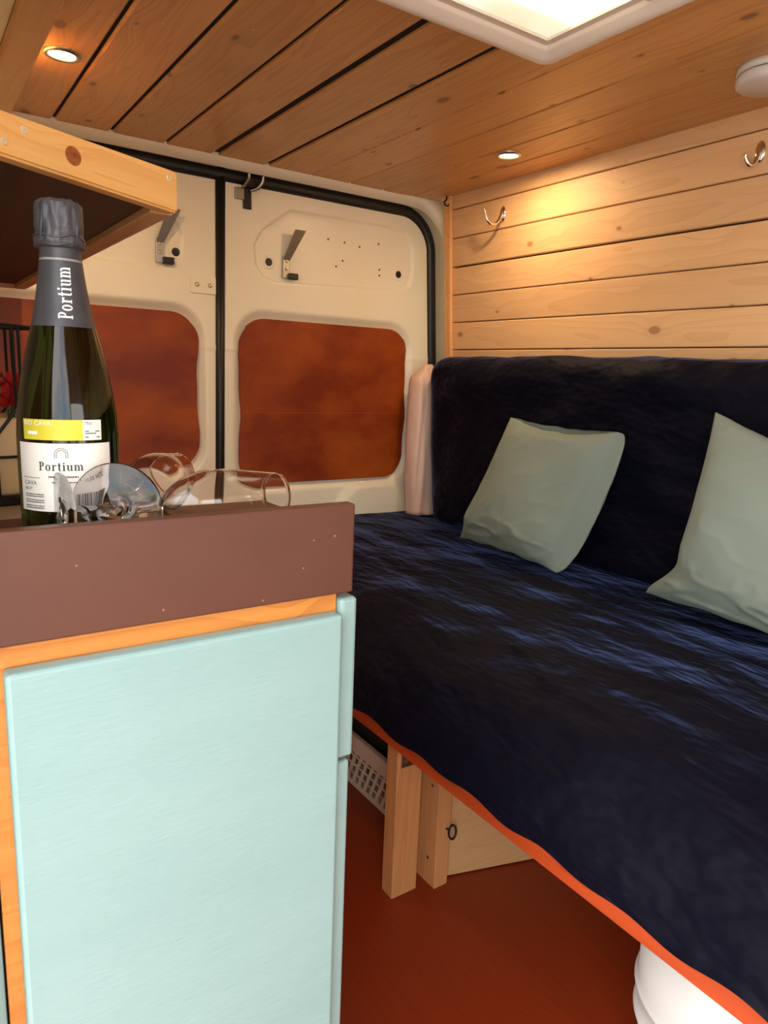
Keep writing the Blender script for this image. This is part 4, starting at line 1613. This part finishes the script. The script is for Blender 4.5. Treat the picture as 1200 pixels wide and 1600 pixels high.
def box_q(bm, P, u0, u1, v0, v1, n, t, slant=0.0):
    if u1-u0 < 1e-4:
        return
    q = [P(u0, v0), P(u1, v0), P(u1+slant, v1), P(u0+slant, v1)]
    A = [bm.verts.new(p) for p in q]
    B = [bm.verts.new(p+n*t) for p in q]
    bm.faces.new(A); bm.faces.new(B[::-1])
    for i in range(4):
        j = (i+1) % 4
        bm.faces.new((A[i], A[j], B[j], B[i]))
bm = bmesh.new()
slotted(bm, (0.925, 1.60, 0.012), (0, -1, 0), (-0.06, 0, 0.998), 0.46, 0.108, 17, 4, (1, 0, 0))
obj('side', bm, M['crate'], CR)
bm = bmesh.new()
slotted(bm, (0.925, 1.14, 0.012), (1, 0, 0), (0, -0.06, 0.998), 0.30, 0.108, 11, 4, (0, 1, 0))
obj('side', bm, M['crate'], CR)
bm = bmesh.new()
slotted(bm, (1.225, 1.14, 0.012), (0, 1, 0), (0.06, 0, 0.998), 0.46, 0.108, 17, 4, (-1, 0, 0))
obj('side', bm, M['crate'], CR)
bm = bmesh.new()
slotted(bm, (1.225, 1.60, 0.012), (-1, 0, 0), (0, 0.06, 0.998), 0.30, 0.108, 11, 4, (0, -1, 0))
obj('side', bm, M['crate'], CR)
boxobj('crate_floor', (0.925, 1.225, 1.14, 1.60, 0.0, 0.014), M['crate'], CR, bev=0.003)
bm = bmesh.new()
for b_ in ((0.905, 0.921, 1.125, 1.615), (1.229, 1.245, 1.125, 1.615), (0.905, 1.245, 1.118, 1.134), (0.905, 1.245, 1.606, 1.622)):
    box(bm, *b_, 0.118, 0.162, 0.003)
obj('rim', bm, M['crate'], CR)
bm = bmesh.new()
NB = 30
rings = []
for j in range(NB+1):
    ph = math.pi*j/NB
    ring = []
    for i in range(48):
        a = math.tau*i/48
        ca, sa = math.cos(a), math.sin(a)
        sx = math.copysign(abs(ca)**0.6, ca); sy = math.copysign(abs(sa)**0.6, sa)
        k = 1+0.07*noise.noise((ca*2, sa*2, ph*2))
        ring.append(bm.verts.new((1.075+0.143*sx*math.sin(ph)**0.5*k if 0 < j < NB else 1.075, 1.37+0.215*sy*math.sin(ph)**0.5*k if 0 < j < NB else 1.37, 0.165+0.145*math.cos(ph)+(0.03*noise.noise((ca*1.5, sa*1.5, 3))*math.sin(ph)))))
    rings.append(ring)
for A, B in zip(rings[:-1], rings[1:]):
    for i in range(48):
        j = (i+1) % 48
        bm.faces.new((A[i], A[j], B[j], B[i]))
bmesh.ops.remove_doubles(bm, verts=bm.verts, dist=1e-5)
o = obj('cloth_bag', bm, M['bag'], smooth=True)
tag(o, 'dark green cloth bundle stuffed in the slotted crate', 'bag')

BU = thing('plastic_bucket', 'round white plastic bucket under the bench board', 'bucket', (0.975, 0.432, 0))
T = Matrix.Translation((0.975, 0.432, 0))
bm = bmesh.new()
lathe(bm, [(0, 0.0), (0.118, 0.0), (0.124, 0.006), (0.1335, 0.120), (0.140, 0.1235), (0.1415, 0.127), (0.1395, 0.131), (0.1345, 0.134), (0.1375, 0.168), (0.1425, 0.171), (0.1440, 0.1745), (0.1425, 0.178), (0.1385, 0.181), (0.142, 0.330), (0.139, 0.330), (0.120, 0.02), (0, 0.012)], 64, T)
obj('body', bm, M['white_plastic'], BU, smooth=True)
bm = bmesh.new()
lathe(bm, [(0, 0.338), (0.135, 0.338), (0.136, 0.344), (0.147, 0.344), (0.1485, 0.336), (0.147, 0.318), (0.1425, 0.318)], 64, T)
obj('lid', bm, M['white_plastic'], BU, smooth=True)
